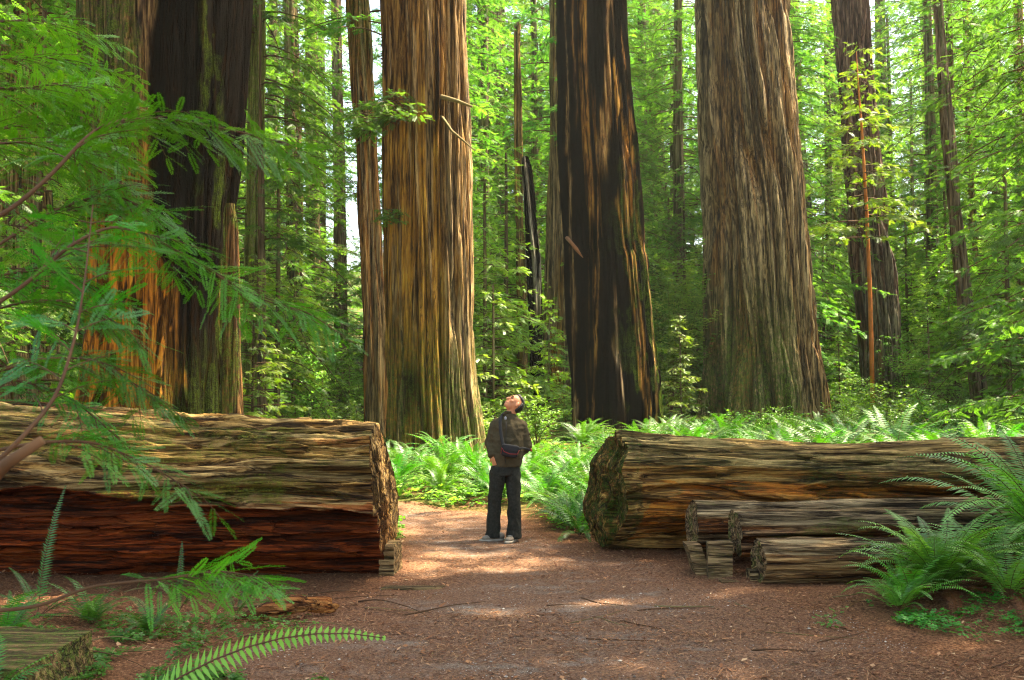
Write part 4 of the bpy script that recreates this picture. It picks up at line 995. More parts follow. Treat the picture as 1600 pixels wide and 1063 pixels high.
own_fern('bright light green fern stretching a single long frond in from the bottom left', (-1.78, 3.6, gz(-1.78, 3.6) + .06), [(1.62, 3, 58, 76), (.9, -25, 42, 60), (.8, 60, 60, 70), (.9, 130, 60, 80), (1.0, -8, 30, 30)], 58, .054, t0=.6, roll=.9, mat='fresh_fern')

for (px, D, sc, lab) in [(20, 7.0, .62, 'low dark fern at the left edge before the left log'), (150, 7.5, .58, 'low spreading fern before the left part of the left log'), (240, 7.2, .45, 'little fern between twigs before the left log'),
                         (-20, 5.2, .7, 'fern at the bottom left edge behind the flat stump'), (440, 7.9, .34, 'tiny fern below the right part of the left log')]:
    fern(FERN[int(px) % 4], (X(px, D), D, gz(X(px, D), D) - .01), px * .1, sc, lab, None)
# ------------------------------------------------------------------ shrubs
def shrub_mesh(seed, R=.9, H=1.3, stems=16, leaf=.045, dens=26):
    g = np.random.default_rng(seed); b = MB(); Ms, Ts, tt = [], [], []
    for i in range(stems):
        az = g.random() * 6.28; r = R * g.uniform(.3, 1); h = H * g.uniform(.5, 1)
        s = np.linspace(0, 1, 7); pts = np.stack([r * s ** 1.3 * np.cos(az + .5 * s), r * s ** 1.3 * np.sin(az + .5 * s), h * s ** .8], -1)
        V, F = tube(pts, np.linspace(.009, .002, 7), 4, False); b.add(V, F, 1)
        ct = g.uniform(.1, .9)
        for j in range(dens):
            q = g.uniform(.25, 1); p = np.array([np.interp(q, s, pts[:, k]) for k in range(3)]); aa = g.random() * 6.28; ln = g.uniform(.05, .3)
            for m in range(5):
                u = ln * (m + 1) / 5; pp = p + np.array([math.cos(aa) * u, math.sin(aa) * u, .15 * u + g.normal(0, .015)])
                R3 = rotz(aa + g.normal(0, .9)); til = g.normal(0, .45); Rx = np.array([[1, 0, 0], [0, math.cos(til), -math.sin(til)], [0, math.sin(til), math.cos(til)]])
                Ms.append(R3 @ Rx * leaf * g.uniform(.7, 1.4)); Ts.append(pp); tt.append(np.clip(ct + g.normal(0, .12), 0, 1))
    V = np.array([[0, 0, 0], [.5, -.38, .05], [1.1, 0, -.05], [.5, .38, .05]]); F = np.array([[0, 1, 2, 3]])
    b.tile(V, F, np.array(Ms), np.array(Ts), 0, np.array(tt)); return b.mesh('leaves', [M['shrub'], M['twig']])
SHR = [shrub_mesh(700, 1.0, 1.3), shrub_mesh(701, .8, 1.8, 14), shrub_mesh(702, 1.3, .9, 20, .05, 24), shrub_mesh(703, .9, 2.6, 16, .055, 34)]
sproto = {}
def shrub(k, loc, rz, sc, label, group):
    if k in sproto: return dup(sproto[k], loc, rz, sc, label, group)
    o = link('shrub', SHR[k]); o.location = loc; o.rotation_euler = (0, 0, rz); o.scale = (sc,) * 3; tag(o, label, 'shrub', group); sproto[k] = o; return o
fl.clear()
shr_sets = [('low bushes among the ferns', scatter(28, (-9, 19), (19, 32), 1.3, ok), 'among ferns', (0, 2)),
            ('taller bushes of the understory', scatter(120, (-22, 30), (29, 50), 1.7, ok), 'in the understory', (0, 1, 3))]
for grp, L_, wh, ks in shr_sets:
    for (x, y) in L_:
        px = CX + x / y * F_PX
        if y < 31 and 860 < px < 1060: continue
        k = gf.choice(ks); shrub(k, (x, y, gz(x, y) - .03), gf.random() * 6.28, gf.uniform(.8, 1.3), f'{["rounded", "upright", "low wide", "tall"][k]} shrub {wh} {where(px)}', grp)

VM = shrub_mesh(710, 2.4, 6.5, 34, .085, 60); VM.materials[0] = M['crown_light']
fl.clear(); first = None
for (x, y) in scatter(34, (-24, 32), (31, 58), 3.2, ok):
    px = CX + x / y * F_PX
    if abs(px - 525) < 80 or 1085 < px < 1300 and y < 44 or 850 < px < 1040 and y < 36 or 1296 < px < 1440 and y < 44 or 800 < px < 900 and y < 38: continue
    lab = f'pale many-stemmed vine maple {"nearer" if y < 42 else "far off"} {where(px)}'
    if first is None: first = link('vine_maple', VM); first.location = (x, y, gz(x, y)); tag(first, lab, 'small tree', 'vine maples in the understory')
    else: dup(first, (x, y, gz(x, y) - .05), gf.random() * 6.28, gf.uniform(.7, 1.35), lab, 'vine maples in the understory')
# ------------------------------------------------------------------ clover-like ground cover (stuff)
def ground_cover(name, label, areas, n, mat, size=.016, hgt=(.02, .07)):
    g = np.random.default_rng(len(label)); b = MB(); Ms, Ts, tt = [], [], []
    L3 = []
    for a in (0, 2.094, 4.189):   # three heart-shaped leaflets
        c, s = math.cos(a), math.sin(a); pts = np.array([[.05, 0, 0], [.75, -.62, -.12], [.92, 0, -.02], [.75, .62, -.12]])
        L3.append(np.stack([pts[:, 0] * c - pts[:, 1] * s, pts[:, 0] * s + pts[:, 1] * c, pts[:, 2]], -1))
    V = np.concatenate(L3); F = np.array([[0, 1, 2, 3], [4, 5, 6, 7], [8, 9, 10, 11]])
    for (cx, cy, rx, ry, w) in areas:
        m = int(n * w); r = np.sqrt(g.random(m)) * (.85 + .3 * g.random(m)); a = g.random(m) * 6.28
        x = cx + r * np.cos(a) * rx; y = cy + r * np.sin(a) * ry
        keep = fbm(x * 3, y * 3, 0, 88, 2) > .44; x, y = x[keep], y[keep]; m = len(x)
        z = ground(x, y) + g.uniform(*hgt, m)
        for i in range(m):
            tl = g.normal(0, .25, 2); R = rotz(g.random() * 6.28); R = np.array([[1, 0, tl[0]], [0, 1, tl[1]], [-tl[0], -tl[1], 1]]) @ R
            Ms.append(R * size * g.uniform(.6, 1.35))
        Ts.append(np.stack([x, y, z], -1)); tt.append(np.clip(g.normal(.5, .22, m), 0, 1))
    b.tile(V, F, np.array(Ms), np.concatenate(Ts), 0, np.concatenate(tt)); tag(b.build(name, mat), label, 'ground cover', kind='stuff')
ground_cover('clover_leaves', 'clover-like three-part leaves carpeting the bottom left corner', [(-2.3, 5.4, 1.3, .8, .8), (-2.9, 6.6, .9, .5, .2), (-1.3, 5.5, .7, .4, .14), (-2.6, 7.2, 1.1, .5, .14)], 9000, M['clover'], .021)
ground_cover('clover_leaves', 'clover-like three-part leaves under the large fern at the right', [(3.3, 7.3, 1.0, .45, .6), (4.3, 7.0, .8, .5, .4), (2.85, 7.5, .35, .3, .2)], 2400, M['clover'], .021)
ground_cover('understory_leaves', 'bright low leaves covering the ground under the ferns', [(-1.2, 16.2, 3.2, 1.6, .3), (1.3, 13.3, .8, 1.8, .14), (6, 20, 8, 7, .7), (8, 30, 14, 8, .6), (-7, 20, 4, 5, .3), (-1.75, 11.6, .45, 1.0, .06)], 15000, M['shrub'], .05, (.02, .22))
# ------------------------------------------------------------------ needle branches reaching in from the left
def feather(L, seed, step=.0042, nl=.0135, w=.0018):
    g = np.random.default_rng(seed); n = int(L / step); V, F = [], []
    for i in range(n):
        q = i / n; x = L * q; z = -.12 * L * q * q; l = nl * (min(1, .55 + q * 2.2) * (1 - max(0, q - .72) / .28 * .62))
        for sg in (1, -1):
            a = math.radians(62 - 22 * q + g.normal(0, 5)); dz = g.normal(-.05, .12); k = len(V)
            d = np.array([math.cos(a), sg * math.sin(a), dz]); s = np.array([-d[1], d[0], 0]) * sg; p = np.array([x, 0, z])
            V += [p, p + d * l * .5 - s * w, p + d * l, p + d * l * .5 + s * w]; F.append([k, k + 1, k + 2, k + 3])
    return np.array(V), np.array(F)
FE = [feather(L, i) for i, L in enumerate([.07, .10, .13, .16])]; FEL = [.07, .10, .13, .16]
def basis(d, roll, g):
    d = d / np.linalg.norm(d); up = np.array([0, 0, 1.]); y = np.cross(up, d); y /= np.linalg.norm(y) + 1e-6; z = np.cross(d, y)
    c, s = math.cos(roll), math.sin(roll); return np.stack([d, y * c + z * s, z * c - y * s], -1)
def near_branch(parent, pts, seed, r0=.007, nsec=22, sl=(.18, .42), s0=.25, droop=.35, nd=1., tint=.5, name='branch'):
    g = np.random.default_rng(seed); p = np.array([P(*q) for q in pts]); b = MB()
    t = np.linspace(0, len(p) - 1, 40); idx = np.arange(len(p))
    # smooth the polyline
    c = np.stack([np.interp(t, idx, p[:, k]) for k in range(3)], -1)
    for _ in range(5): c[1:-1] = (c[:-2] + c[1:-1] * 2 + c[2:]) / 4
    V, F = tube(c, np.linspace(r0, r0 * .22, 40), 7, False); b.add(V, F, 1)
    T = np.gradient(c, axis=0); T /= np.linalg.norm(T, axis=1)[:, None]
    lists = [([], [], []) for _ in FE]
    for i in range(nsec):
        u = s0 + (1 - s0) * (i + g.random() * .8) / nsec; j = min(39, int(u * 39)); side = 1 if i % 2 else -1
        hz = np.cross(T[j], [0, 0, 1.]); hz /= np.linalg.norm(hz)
        d = T[j] * g.uniform(.5, .9) + hz * side * g.uniform(.5, .95) + np.array([0, 0, g.normal(-.08, .16)]); d /= np.linalg.norm(d)
        L = g.uniform(*sl) * (1.15 - .55 * u); m = 9; s = np.linspace(0, 1, m)
        q = c[j] + d * (s * L)[:, None] + np.array([0, 0, -1.]) * (droop * .45 * L * s ** 2)[:, None]
        V, F = tube(q, np.linspace(r0 * .3, .0008, m), 4, False); b.add(V, F, 1)
        roll0 = g.normal(0, .35); tn = np.clip(tint + g.normal(0, .13), 0, 1)
        nf = int(L / .026 * nd)
        for f in range(nf + 1):
            uu = .12 + .88 * (f + .3 * g.random()) / max(1, nf); uu = min(uu, 1)
            pos = np.array([np.interp(uu, s, q[:, k]) for k in range(3)]); dd = q[min(m - 1, int(uu * (m - 1)) + 1)] - q[max(0, int(uu * (m - 1)) - 1)]; dd /= np.linalg.norm(dd)
            Bm = basis(dd, roll0, g); sd = 1 if f % 2 else -1
            an = 0 if f == nf else sd * math.radians(g.uniform(38, 62))
            fd = Bm[:, 0] * math.cos(an) + Bm[:, 1] * math.sin(an) + np.array([0, 0, g.normal(-.05, .12)])
            kk = min(3, max(0, int(4 * (1.1 - uu) * g.uniform(.5, 1.2)))); 
            R3 = basis(fd, roll0 + g.normal(0, .25), g)
            lists[kk][0].append(R3 * g.uniform(.8, 1.2)); lists[kk][1].append(pos); lists[kk][2].append(np.clip(tn + g.normal(0, .06), 0, 1))
    for (Vf, Ff), (a, bb, cc) in zip(FE, lists):
        if a: b.tile(Vf, Ff, np.array(a), np.array(bb), 0, np.array(cc))
    o0 = np.array(parent.location); b.V = [v - o0 for v in b.V]
    return b.build(name, [M['spray'], M['twig']], parent)
base = (-2.55, 2.5, gz(-2.55, 2.5))
nt = thing('young_redwood', base, 'young redwood whose blurred needle branches reach in close to the camera from the left', 'tree')
zz = np.linspace(-.1, 6.5, 20); V, F = tube(np.stack([.1 * np.sin(zz), zz * 0, zz], -1), np.linspace(.07, .02, 20), 14)
b = MB(); b.add(V, F); b.build('trunk', M['farbark'], nt, True, dict(char=np.zeros(b.n), moss=np.zeros(b.n), grey=np.zeros(b.n), orange=np.zeros(b.n)))
NB = [
 ([(-420, 420, 2.5), (-120, 380, 2.6), (0, 345, 2.6), (90, 265, 2.7), (140, 205, 2.8), (200, 182, 2.9), (300, 190, 3.0), (400, 212, 3.0), (450, 226, 3.0)], .008, 30, (.14, .34), .42, .5, .55),
 ([(-420, 600, 2.5), (-100, 530, 2.4), (30, 455, 2.5), (110, 380, 2.6), (190, 345, 2.8), (300, 405, 2.9), (400, 468, 3.0), (490, 490, 3.1)], .007, 30, (.14, .32), .35, .35, .5),
 ([(-420, 900, 2.5), (-80, 790, 2.1), (30, 690, 2.1), (90, 620, 2.2), (120, 520, 2.3), (135, 420, 2.4), (145, 320, 2.6)], .007, 14, (.12, .26), .45, .45, .25),
 ([(-420, 760, 2.5), (-80, 720, 2.3), (60, 690, 2.3), (150, 690, 2.4), (240, 730, 2.5), (320, 780, 2.5)], .006, 15, (.07, .15), .42, .5, .35),
 ([(-420, 1000, 2.5), (-80, 960, 2.7), (60, 950, 2.8), (140, 915, 2.9), (260, 905, 3.0), (340, 890, 3.1), (420, 905, 3.1)], .007, 22, (.10, .22), .60, .4, .6),
 ([(-420, 160, 2.9), (-100, 130, 3.4), (20, 140, 3.5), (100, 130, 3.6), (175, 160, 3.7)], .007, 24, (.2, .45), .3, .4, .7),
 ([(-420, 260, 2.8), (-100, 235, 3.0), (40, 220, 3.2), (130, 250, 3.3), (200, 300, 3.4)], .007, 24, (.2, .42), .3, .4, .45),
 ([(-420, 60, 3.2), (-80, 40, 4.4), (60, 30, 4.6), (140, 60, 4.8)], .007, 18, (.25, .5), .3, .4, .8),
 ([(-420, 650, 2.6), (-80, 605, 2.6), (60, 560, 2.7), (150, 560, 2.8), (225, 610, 2.9)], .007, 20, (.12, .3), .35, .45, .3),
 ([(-420, 480, 2.6), (-60, 420, 3.0), (80, 330, 3.2), (170, 300, 3.2), (250, 335, 3.2)], .007, 24, (.15, .34), .35, .45, .45),
 ([(-420, 560, 2.6), (-60, 500, 2.8), (40, 470, 2.9), (120, 470, 3.0), (210, 520, 3.0)], .006, 20, (.12, .3), .35, .45, .3),
 ([(-500, 200, 3.2), (-160, 260, 3.6), (0, 200, 3.8), (90, 190, 3.9), (170, 240, 4.0)], .007, 26, (.2, .42), .3, .4, .65),
 ([(-500, 400, 3.0), (-160, 460, 3.1), (0, 430, 3.2), (80, 420, 3.3), (150, 450, 3.4)], .007, 24, (.16, .36), .3, .4, .4),
 ([(-500, 100, 3.2), (-160, 150, 3.8), (0, 90, 4.1), (80, 90, 4.2), (150, 110, 4.3)], .007, 24, (.2, .42), .3, .4, .8),
 ([(-420, 850, 2.5), (-60, 640, 2.9), (20, 590, 3.0), (110, 620, 3.0), (190, 690, 3.0)], .006, 14, (.12, .26), .35, .45, .2),
]
for i, (pts, r0, ns, sl, s0, dr, ti) in enumerate(NB): near_branch(nt, pts, 900 + i, r0, ns, sl, s0, dr, 1., ti)
b = MB(); p = np.array([P(-420, 1000, 2.4), P(-60, 800, 1.9), P(10, 725, 1.85), P(66, 688, 1.85)]) - np.array(base); V, F = tube(p, [.02, .014, .012, .009], 10); b.add(V, F)
b.build('broken_branch', plain_mat('branch_bark', (.11, .055, .022), .8), nt, True)
# ------------------------------------------------------------------ the man looking up
PD = 11.5; PX0 = X(787, PD); PG = gz(PX0, PD) + .012
S = F_PX / PD
def L(px, py, y=0.): return np.array([(px - 787) / S, y, (840 - py) / S])
def ell(c, r, R=None, n=14):
    th = np.linspace(0, PI, n); ph = np.arange(n * 2) / (n * 2) * 2 * PI; A, B_ = np.meshgrid(ph, th)
    V = np.stack([np.sin(B_) * np.cos(A) * r[0], np.sin(B_) * np.sin(A) * r[1], np.cos(B_) * r[2]], -1).reshape(-1, 3)
    if R is not None: V = V @ R.T
    return V + np.array(c), grid_faces(n, n * 2)[:, ::-1]
def etube(pts, rx, ry, n=20):
    """tube of horizontal-ish elliptic rings (rx along image x, ry in depth)"""
    pts = np.array(pts, float); k0 = len(pts); t = np.linspace(0, k0 - 1, k0 * 6); f = lambda a: np.interp(t, np.arange(k0), a)
    c = np.stack([f(pts[:, i]) for i in range(3)], -1); rx, ry = f(np.array(rx, float)), f(np.array(ry, float))
    for _ in range(3):
        for a in (c, rx, ry): a[1:-1] = (a[:-2] + 2 * a[1:-1] + a[2:]) / 4
    th = np.arange(n) / n * 2 * PI; k = len(c)
    V = np.stack([c[:, None, 0] + rx[:, None] * np.cos(th), c[:, None, 1] + ry[:, None] * np.sin(th), c[:, None, 2] + 0 * th[None]], -1).reshape(-1, 3)
    V = np.concatenate([V, c[:1], c[-1:]]); jj = np.arange(n); j2 = (jj + 1) % n
    F = np.concatenate([grid_faces(k, n), np.stack([j2, jj, 0 * jj + k * n, 0 * jj + k * n], -1), np.stack([(k - 1) * n + jj, (k - 1) * n + j2, 0 * jj + k * n + 1, 0 * jj + k * n + 1], -1)])
    return V, F
def union(name, parts, vox, mat, parent, smooth=4, wr=0., ws=(9, 9, 14)):
    b = MB()
    for V, F in parts: b.add(V, F)
    me = b.mesh(name, mat); o = bpy.data.objects.new(name, me); COL.objects.link(o)
    m = o.modifiers.new('r', 'REMESH'); m.mode = 'VOXEL'; m.voxel_size = vox
    m = o.modifiers.new('s', 'SMOOTH'); m.iterations = smooth; m.factor = .5
    dg = bpy.context.evaluated_depsgraph_get(); dg.update(); me2 = bpy.data.meshes.new_from_object(o.evaluated_get(dg))
    bpy.data.objects.remove(o); 
    n = len(me2.vertices); co = np.empty(n * 3, np.float32); me2.vertices.foreach_get('co', co); co = co.reshape(-1, 3)
    if wr:
        no = np.empty(n * 3, np.float32); me2.vertices.foreach_get('normal', no); no = no.reshape(-1, 3)
        w = fbm(co[:, 0] * ws[0], co[:, 1] * ws[1], co[:, 2] * ws[2], 3, 3) - .5; w2 = 1 - np.abs(2 * vn(co[:, 0] * ws[0] * 1.3 + co[:, 2] * 6, co[:, 1] * ws[1], co[:, 2] * ws[2] * .8, 8) - 1)
        co = co + no * ((w * 1.2 + (w2 - .5) * .5) * wr)[:, None]; me2.vertices.foreach_set('co', co.astype(np.float32).ravel())
    me2.polygons.foreach_set('use_smooth', np.ones(len(me2.polygons), bool)); me2.materials.clear(); me2.materials.append(mat); me2.update()
    o = bpy.data.objects.new(name, me2); COL.objects.link(o); o.parent = parent; return o

skin = plain_mat('skin', (.56, .23, .11), .5, .10, 20, .35); hairm = plain_mat('black_hair', (.012, .009, .008), .5, .3, 90, .4, .4)
jack = plain_mat('olive_fleece', (.066, .053, .030), .95, .12, 90, .08, .3); jean = plain_mat('dark_jeans', (.026, .027, .021), .9, .4, 40, .12, .2)
shoe = plain_mat('grey_shoe', (.20, .17, .13), .7, .25, 30); sole = plain_mat('pale_sole', (.34, .31, .25), .8); blk = plain_mat('black_nylon', (.012, .012, .015), .6, .3, 30)
red = plain_mat('red_piping', (.26, .025, .02), .5); strapm = plain_mat('slate_strap', (.022, .022, .022), .8, .2, 80); shirt = plain_mat('white_shirt', (.35, .35, .36), .8); eyem = plain_mat('dark_eye', (.02, .015, .01), .3)
man = thing('person', (PX0, PD, PG), 'man in olive fleece and dark jeans on the path, gazing up, hands in pockets', 'person')

# head: local frame with u = up of the skull, f = where the face points
tilt = math.radians(48); yaw = math.radians(212)   # faces left, a little towards the camera
f0 = np.array([math.cos(yaw), math.sin(yaw), 0]); side = np.cross(np.array([0, 0, 1.]), f0)
f_ = f0 * math.cos(tilt) + np.array([0, 0, math.sin(tilt)]); u_ = -f0 * math.sin(tilt) + np.array([0, 0, math.cos(tilt)])
HR = np.stack([f_, side, u_], -1); HC = L(803, 628)
def hp(a, b_, c): return HC + HR @ np.array([a, b_, c])
def hel(a, b_, c, r): return ell(hp(a, b_, c), r, HR)
neck_c = L(796, 650, .02)
def rtube(a, b_, r0, r1, n=12, k=8):
    a, b_ = np.array(a), np.array(b_); s = np.linspace(0, 1, k)[:, None]; return tube(a * (1 - s) + b_ * s, np.linspace(r0, r1, k), n)
body = [hel(-.008, 0, .018, (.095, .076, .098)), hel(.030, 0, -.045, (.058, .055, .062)), hel(.062, 0, -.085, (.026, .030, .022)), hel(.082, 0, .03, (.012, .05, .012)),
        hel(.098, 0, -.012, (.018, .012, .022)), hel(.110, 0, -.026, (.013, .015, .010)), hel(.085, 0, -.056, (.014, .024, .008)), hel(.083, 0, -.068, (.013, .021, .007)),
        hel(.065, .040, -.022, (.02, .022, .02)), hel(.065, -.040, -.022, (.02, .022, .02)),
        hel(-.008, .080, -.010, (.018, .010, .032)), hel(-.008, -.080, -.010, (.018, .010, .032)),
        rtube(hp(-.012, 0, -.04), neck_c + np.array([0, 0, -.04]), .056, .062),
        etube([L(793, 735), L(794, 700), L(795, 672), L(796, 655), L(796, 648)], [.14, .13, .16, .12, .06], [.09, .09, .10, .08, .06])]
# legs
hips = [(L(778, 735), L(773, 782, .02), L(771, 832, .03)), (L(802, 735), L(803, 782, -.03), L(803, 832, -.02))]
for a, k, c in hips: body += [rtube(a, k, .075, .052), rtube(k, c, .052, .036)]
# arms and hands with five fingers slipped into the pockets
arms = [(L(772, 659, .0), L(766.5, 690, .04), L(769.5, 707, -.05)), (L(817, 660, .02), L(822.5, 692, .04), L(812, 708, -.01))]
for i, (a, k, c) in enumerate(arms):
    body += [rtube(a, k, .032, .030), rtube(k, c, .032, .026)]
    dn = (c - k) / np.linalg.norm(c - k); dn = dn * .3 + np.array([0, .15, -.85]) + np.array([.2 if i == 0 else -.2, 0, 0]); dn /= np.linalg.norm(dn)
    pc = c + dn * .045; ax = np.cross(dn, [1, 0, 0]); ax = np.array([1., 0, 0]) if i == 0 else np.array([1., 0, 0]); wd = np.cross(dn, ax); wd /= np.linalg.norm(wd); wd = ax * .6 + wd * .8; wd -= dn * wd.dot(dn); wd /= np.linalg.norm(wd)
    thn = np.cross(dn, wd); body.append(ell(pc, (.042, .017, .048), np.stack([wd, thn, dn], -1)))
    for q, (o_, fl_) in enumerate([(-.030, .062), (-.010, .072), (.011, .068), (.030, .052)]):
        s0 = pc + wd * o_ + dn * .036; s1 = s0 + dn * fl_ * .5; s2 = s1 + (dn * .8 - thn * .5) * fl_ * .5; body.append(tube(np.array([s0, s1, s2]), [.0095, .0088, .0075], 8))
    s0 = pc - wd * .036 - dn * .015; s1 = s0 - wd * .022 + dn * .026; s2 = s1 + dn * .028; body.append(tube(np.array([s0, s1, s2]), [.012, .0105, .009], 8))
ob = union('body', body, .0065, skin, man, 3)
# eyes and brows
for sg in (1, -1):
    for (c, r, nm, mt) in [((.082, .032 * sg, .012), (.009, .014, .006), 'eye', eyem), ((.088, .034 * sg, .032), (.008, .02, .004), 'eyebrow', hairm)]:
        b = MB(); V, F = ell(hp(*c), r, HR, 8); b.add(V, F); b.build(nm, mt, man, True)
# hair: cap over the back and top of the skull
V, F = ell((0, 0, 0), (.104, .086, .108), None, 40)
keep = lambda v: (v[:, 2] > .066 + .35 * (v[:, 0] - .02)) | (v[:, 0] < -.030)
nrm = V / np.array([.104, .086, .108]); push = (fbm(nrm[:, 0] * 9, nrm[:, 1] * 9, nrm[:, 2] * 9, 4, 3) - .4) * .02
push = np.where(keep(V) & (V[:, 2] > -.085), push + .004, -.03 - .0 * push); V = V + nrm * push[:, None]
V = (V + np.array([-.010, 0, .018])) @ HR.T + HC; b = MB(); b.add(V, F); b.build('hair', hairm, man, True)
# jacket
torso = etube([L(792, 725), L(793, 718), L(794, 700), L(794, 682), L(795, 665), L(795, 655), L(796, 648), L(796, 643)],
              [.155, .165, .182, .178, .186, .172, .095, .068], [.125, .135, .15, .145, .13, .105, .085, .066], 28)
jparts = [torso]
for i, (a, k, c) in enumerate(arms):
    a2 = a + np.array([.02 if i == 0 else -.02, 0, .0]); jparts += [ell(a2, (.058, .066, .056)), rtube(a2, k, .064, .064), ell(k, (.066, .068, .068)), rtube(k, c + (c - k) * .12, .066, .044)]
union('jacket', jparts, .010, jack, man, 4, .022, (13, 13, 20))
b = MB(); V, F = tube(np.array([L(786 + 0, 647, -.05), L(790, 640, -.075), L(797, 641, -.06), L(804, 640, 0), L(803, 640, .06), L(793, 640, .07), L(787, 643, .03), L(786, 647, -.05)]), .014, 8); b.add(V, F); b.build('collar', jack, man, True)
b = MB(); V, F = ell(L(790, 650, -.095), (.014, .014, .022)); b.add(V, F); b.build('shirt_collar', shirt, man, True)
b = MB(); V, F = tube(np.array([L(791, 655, -.128), L(791, 670, -.142), L(790.5, 690, -.152), L(790, 705, -.153), L(789.5, 719, -.145)]), .004, 6); b.add(V, F); b.build('zip', blk, man, True)
# trousers
tp_ = [etube([L(792, 716), L(792, 724), L(791, 738)], [.150, .160, .160], [.11, .12, .12], 24),
       etube([L(779, 725), L(777, 750), L(773.5, 780, .015), L(772, 805, .02), L(771, 824, .02), L(770.5, 834, .01)], [.088, .088, .076, .078, .086, .090], [.11, .105, .085, .085, .095, .10], 20),
       etube([L(801, 725), L(802, 750), L(803, 780, -.03), L(804, 805, -.03), L(803, 824, -.03), L(803, 834, -.04)], [.088, .086, .074, .076, .082, .086], [.11, .105, .085, .085, .095, .10], 20)]
union('trousers', tp_, .009, jean, man, 3, .024, (11, 11, 9))
# shoes
for i, (c, d, ln) in enumerate([(L(773, 838, -.01), np.array([-.93, -.36, 0]), .29), (L(801, 838, -.06), np.array([-.42, -.90, 0]), .29)]):
    d = d / np.linalg.norm(d); s_ = np.array([-d[1], d[0], 0]); R = np.stack([d, s_, [0, 0, 1.]], -1); c = np.array([c[0], c[1], 0])
    def sp(a, b_, h): return c + R @ np.array([a, b_, h])
    o = union('shoe', [ell(sp(-.05, 0, .055), (.075, .042, .050), R), ell(sp(.06, 0, .042), (.095, .048, .034), R), ell(sp(.10, 0, .036), (.055, .044, .026), R), ell(sp(-.02, 0, .085), (.05, .04, .04), R)], .007, shoe, man, 3)
    b = MB(); n = 30; th = np.arange(n) / n * 2 * PI; rx = .155; px_ = .03 + rx * np.cos(th); py_ = (.046 + .006 * np.cos(th)) * np.sin(th)
    V = np.concatenate([np.array([sp(a, q, h) for a, q in zip(px_ * k, py_ * k)]) for h, k in [(.0, .97), (.012, 1.02), (.028, .98)]]); V = np.concatenate([V, [sp(.03, 0, 0)], [sp(.03, 0, .03)]])
    jj = np.arange(n); j2 = (jj + 1) % n; b.add(V, np.concatenate([grid_faces(3, n), np.stack([j2, jj, 0 * jj + 3 * n, 0 * jj + 3 * n], -1), np.stack([2 * n + jj, 2 * n + j2, 0 * jj + 3 * n + 1, 0 * jj + 3 * n + 1], -1)])); b.build('sole', sole, o)
    b = MB(); V, F = tube(np.array([sp(.03, -.03, .082), sp(.045, 0, .088), sp(.03, .03, .082)]), .006, 6); b.add(V, F)
    V, F = tube(np.array([sp(.065, -.03, .074), sp(.075, 0, .080), sp(.065, .03, .074)]), .005, 6); b.add(V, F); b.build('laces', sole, o)
# shoulder bag with strap
bag = thing('shoulder_bag', (PX0, PD, PG), 'small black shoulder bag with red piping hanging across the front of the man', 'bag')
def rbox(c, sx, sy, sz, rr=.02, n=12, lean=0.):
    V, F = ell((0, 0, 0), (1, 1, 1), None, n * 2); e = .42; V = np.sign(V) * np.abs(V) ** e
    V = V * np.array([sx, sy, sz]); R = np.array([[math.cos(lean), 0, math.sin(lean)], [0, 1, 0], [-math.sin(lean), 0, math.cos(lean)]]); return V @ R.T + np.array(c), F
b = MB(); V, F = rbox(L(796.5, 700, -.20), .098, .045, .066, lean=.16); b.add(V, F); b.build('pouch', blk, bag, True)
b = MB(); V, F = rbox(L(797.5, 695, -.222), .100, .030, .040, lean=.16); b.add(V, F); b.build('flap', strapm, bag, True)
b = MB(); V, F = tube(np.array([L(783.2, 703, -.235), L(784.5, 694, -.25), L(788, 700, -.258), L(797, 703.5, -.258), L(808, 704, -.25), L(811, 698, -.235)]), .0045, 6); b.add(V, F); b.build('piping', red, bag, True)
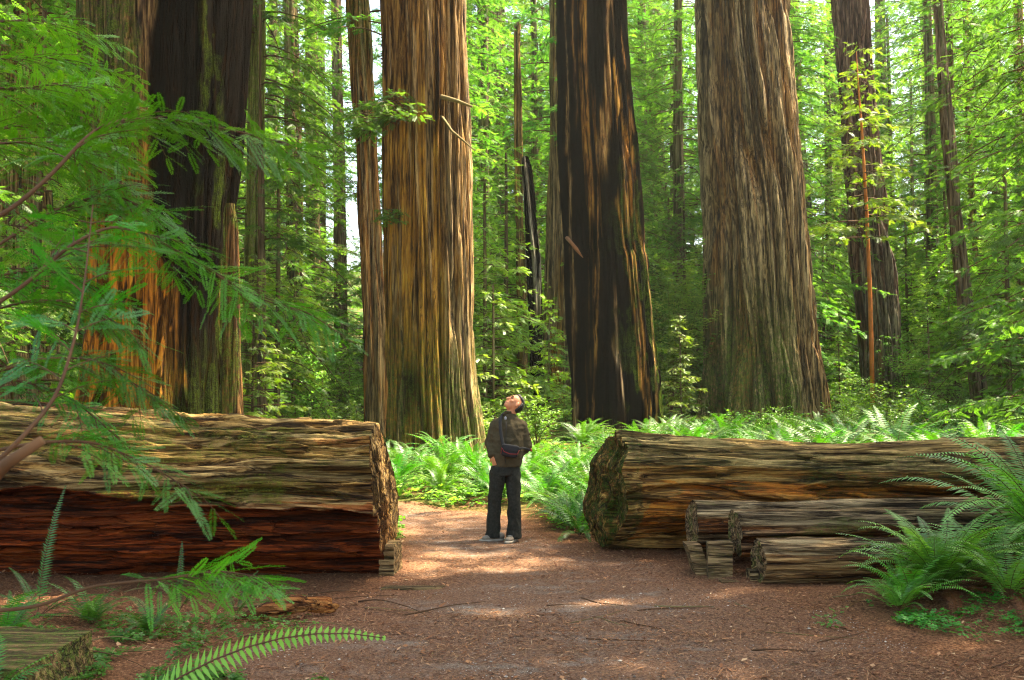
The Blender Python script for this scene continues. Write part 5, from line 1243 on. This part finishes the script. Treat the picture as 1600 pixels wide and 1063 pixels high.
def ribbon(pts, w, th=.004):
    pts = np.array(pts, float); k0 = len(pts); t = np.linspace(0, k0 - 1, k0 * 5); c = np.stack([np.interp(t, np.arange(k0), pts[:, i]) for i in range(3)], -1)
    for _ in range(4): c[1:-1] = (c[:-2] + 2 * c[1:-1] + c[2:]) / 4
    V, F = tube(c, 1., 8); T = np.gradient(c, axis=0); T /= np.linalg.norm(T, axis=1)[:, None]; k = len(c)
    W = np.cross(T, np.array([0, 1., 0])); W /= np.linalg.norm(W, axis=1)[:, None] + 1e-6; Nn = np.cross(T, W); a = np.arange(8) / 8 * 2 * PI
    V = c[:, None] + (np.cos(a) * w)[None, :, None] * W[:, None] + (np.sin(a) * th)[None, :, None] * Nn[:, None]; return np.concatenate([V.reshape(-1, 3), c[:1], c[-1:]]), F
b = MB(); V, F = ribbon([L(799, 643, .085), L(791, 641.5, .03), L(784.5, 645, -.06), L(781.5, 653, -.125), L(782.5, 668, -.160), L(784.5, 682, -.178), L(787, 692, -.195)], .019, .004); b.add(V, F)
V, F = ribbon([L(808, 697, -.20), L(816, 695, -.165), L(822, 697, -.08), L(829, 700, -.03)], .014, .004); b.add(V, F)
b.build('strap', strapm, bag, True)
b = MB(); V, F = ell(L(829.5, 699.5, -.03), (.012, .02, .022)); b.add(V, F); b.build('buckle', red, bag, True)
# ------------------------------------------------------------------ the moist air between the trees
b = MB(); x0, x1, y0, y1, z0, z1 = -145, 145, -45, 195, -2.5, 62
b.add(np.array([(x0, y0, z0), (x1, y0, z0), (x1, y1, z0), (x0, y1, z0), (x0, y0, z1), (x1, y0, z1), (x1, y1, z1), (x0, y1, z1)]), np.array([(3, 2, 1, 0), (4, 5, 6, 7), (0, 1, 5, 4), (1, 2, 6, 5), (2, 3, 7, 6), (3, 0, 4, 7)]))
q = N('haze_air'); v = q.n('ShaderNodeVolumePrincipled'); v.inputs['Color'].default_value = (.86, .93, .82, 1); v.inputs['Density'].default_value = .0004; v.inputs['Anisotropy'].default_value = .35
q.l(v.outputs[0], q.out.inputs['Volume']); tag(b.build('haze', q.m), 'faint pale green haze in the air between the far trees', 'haze', kind='stuff')
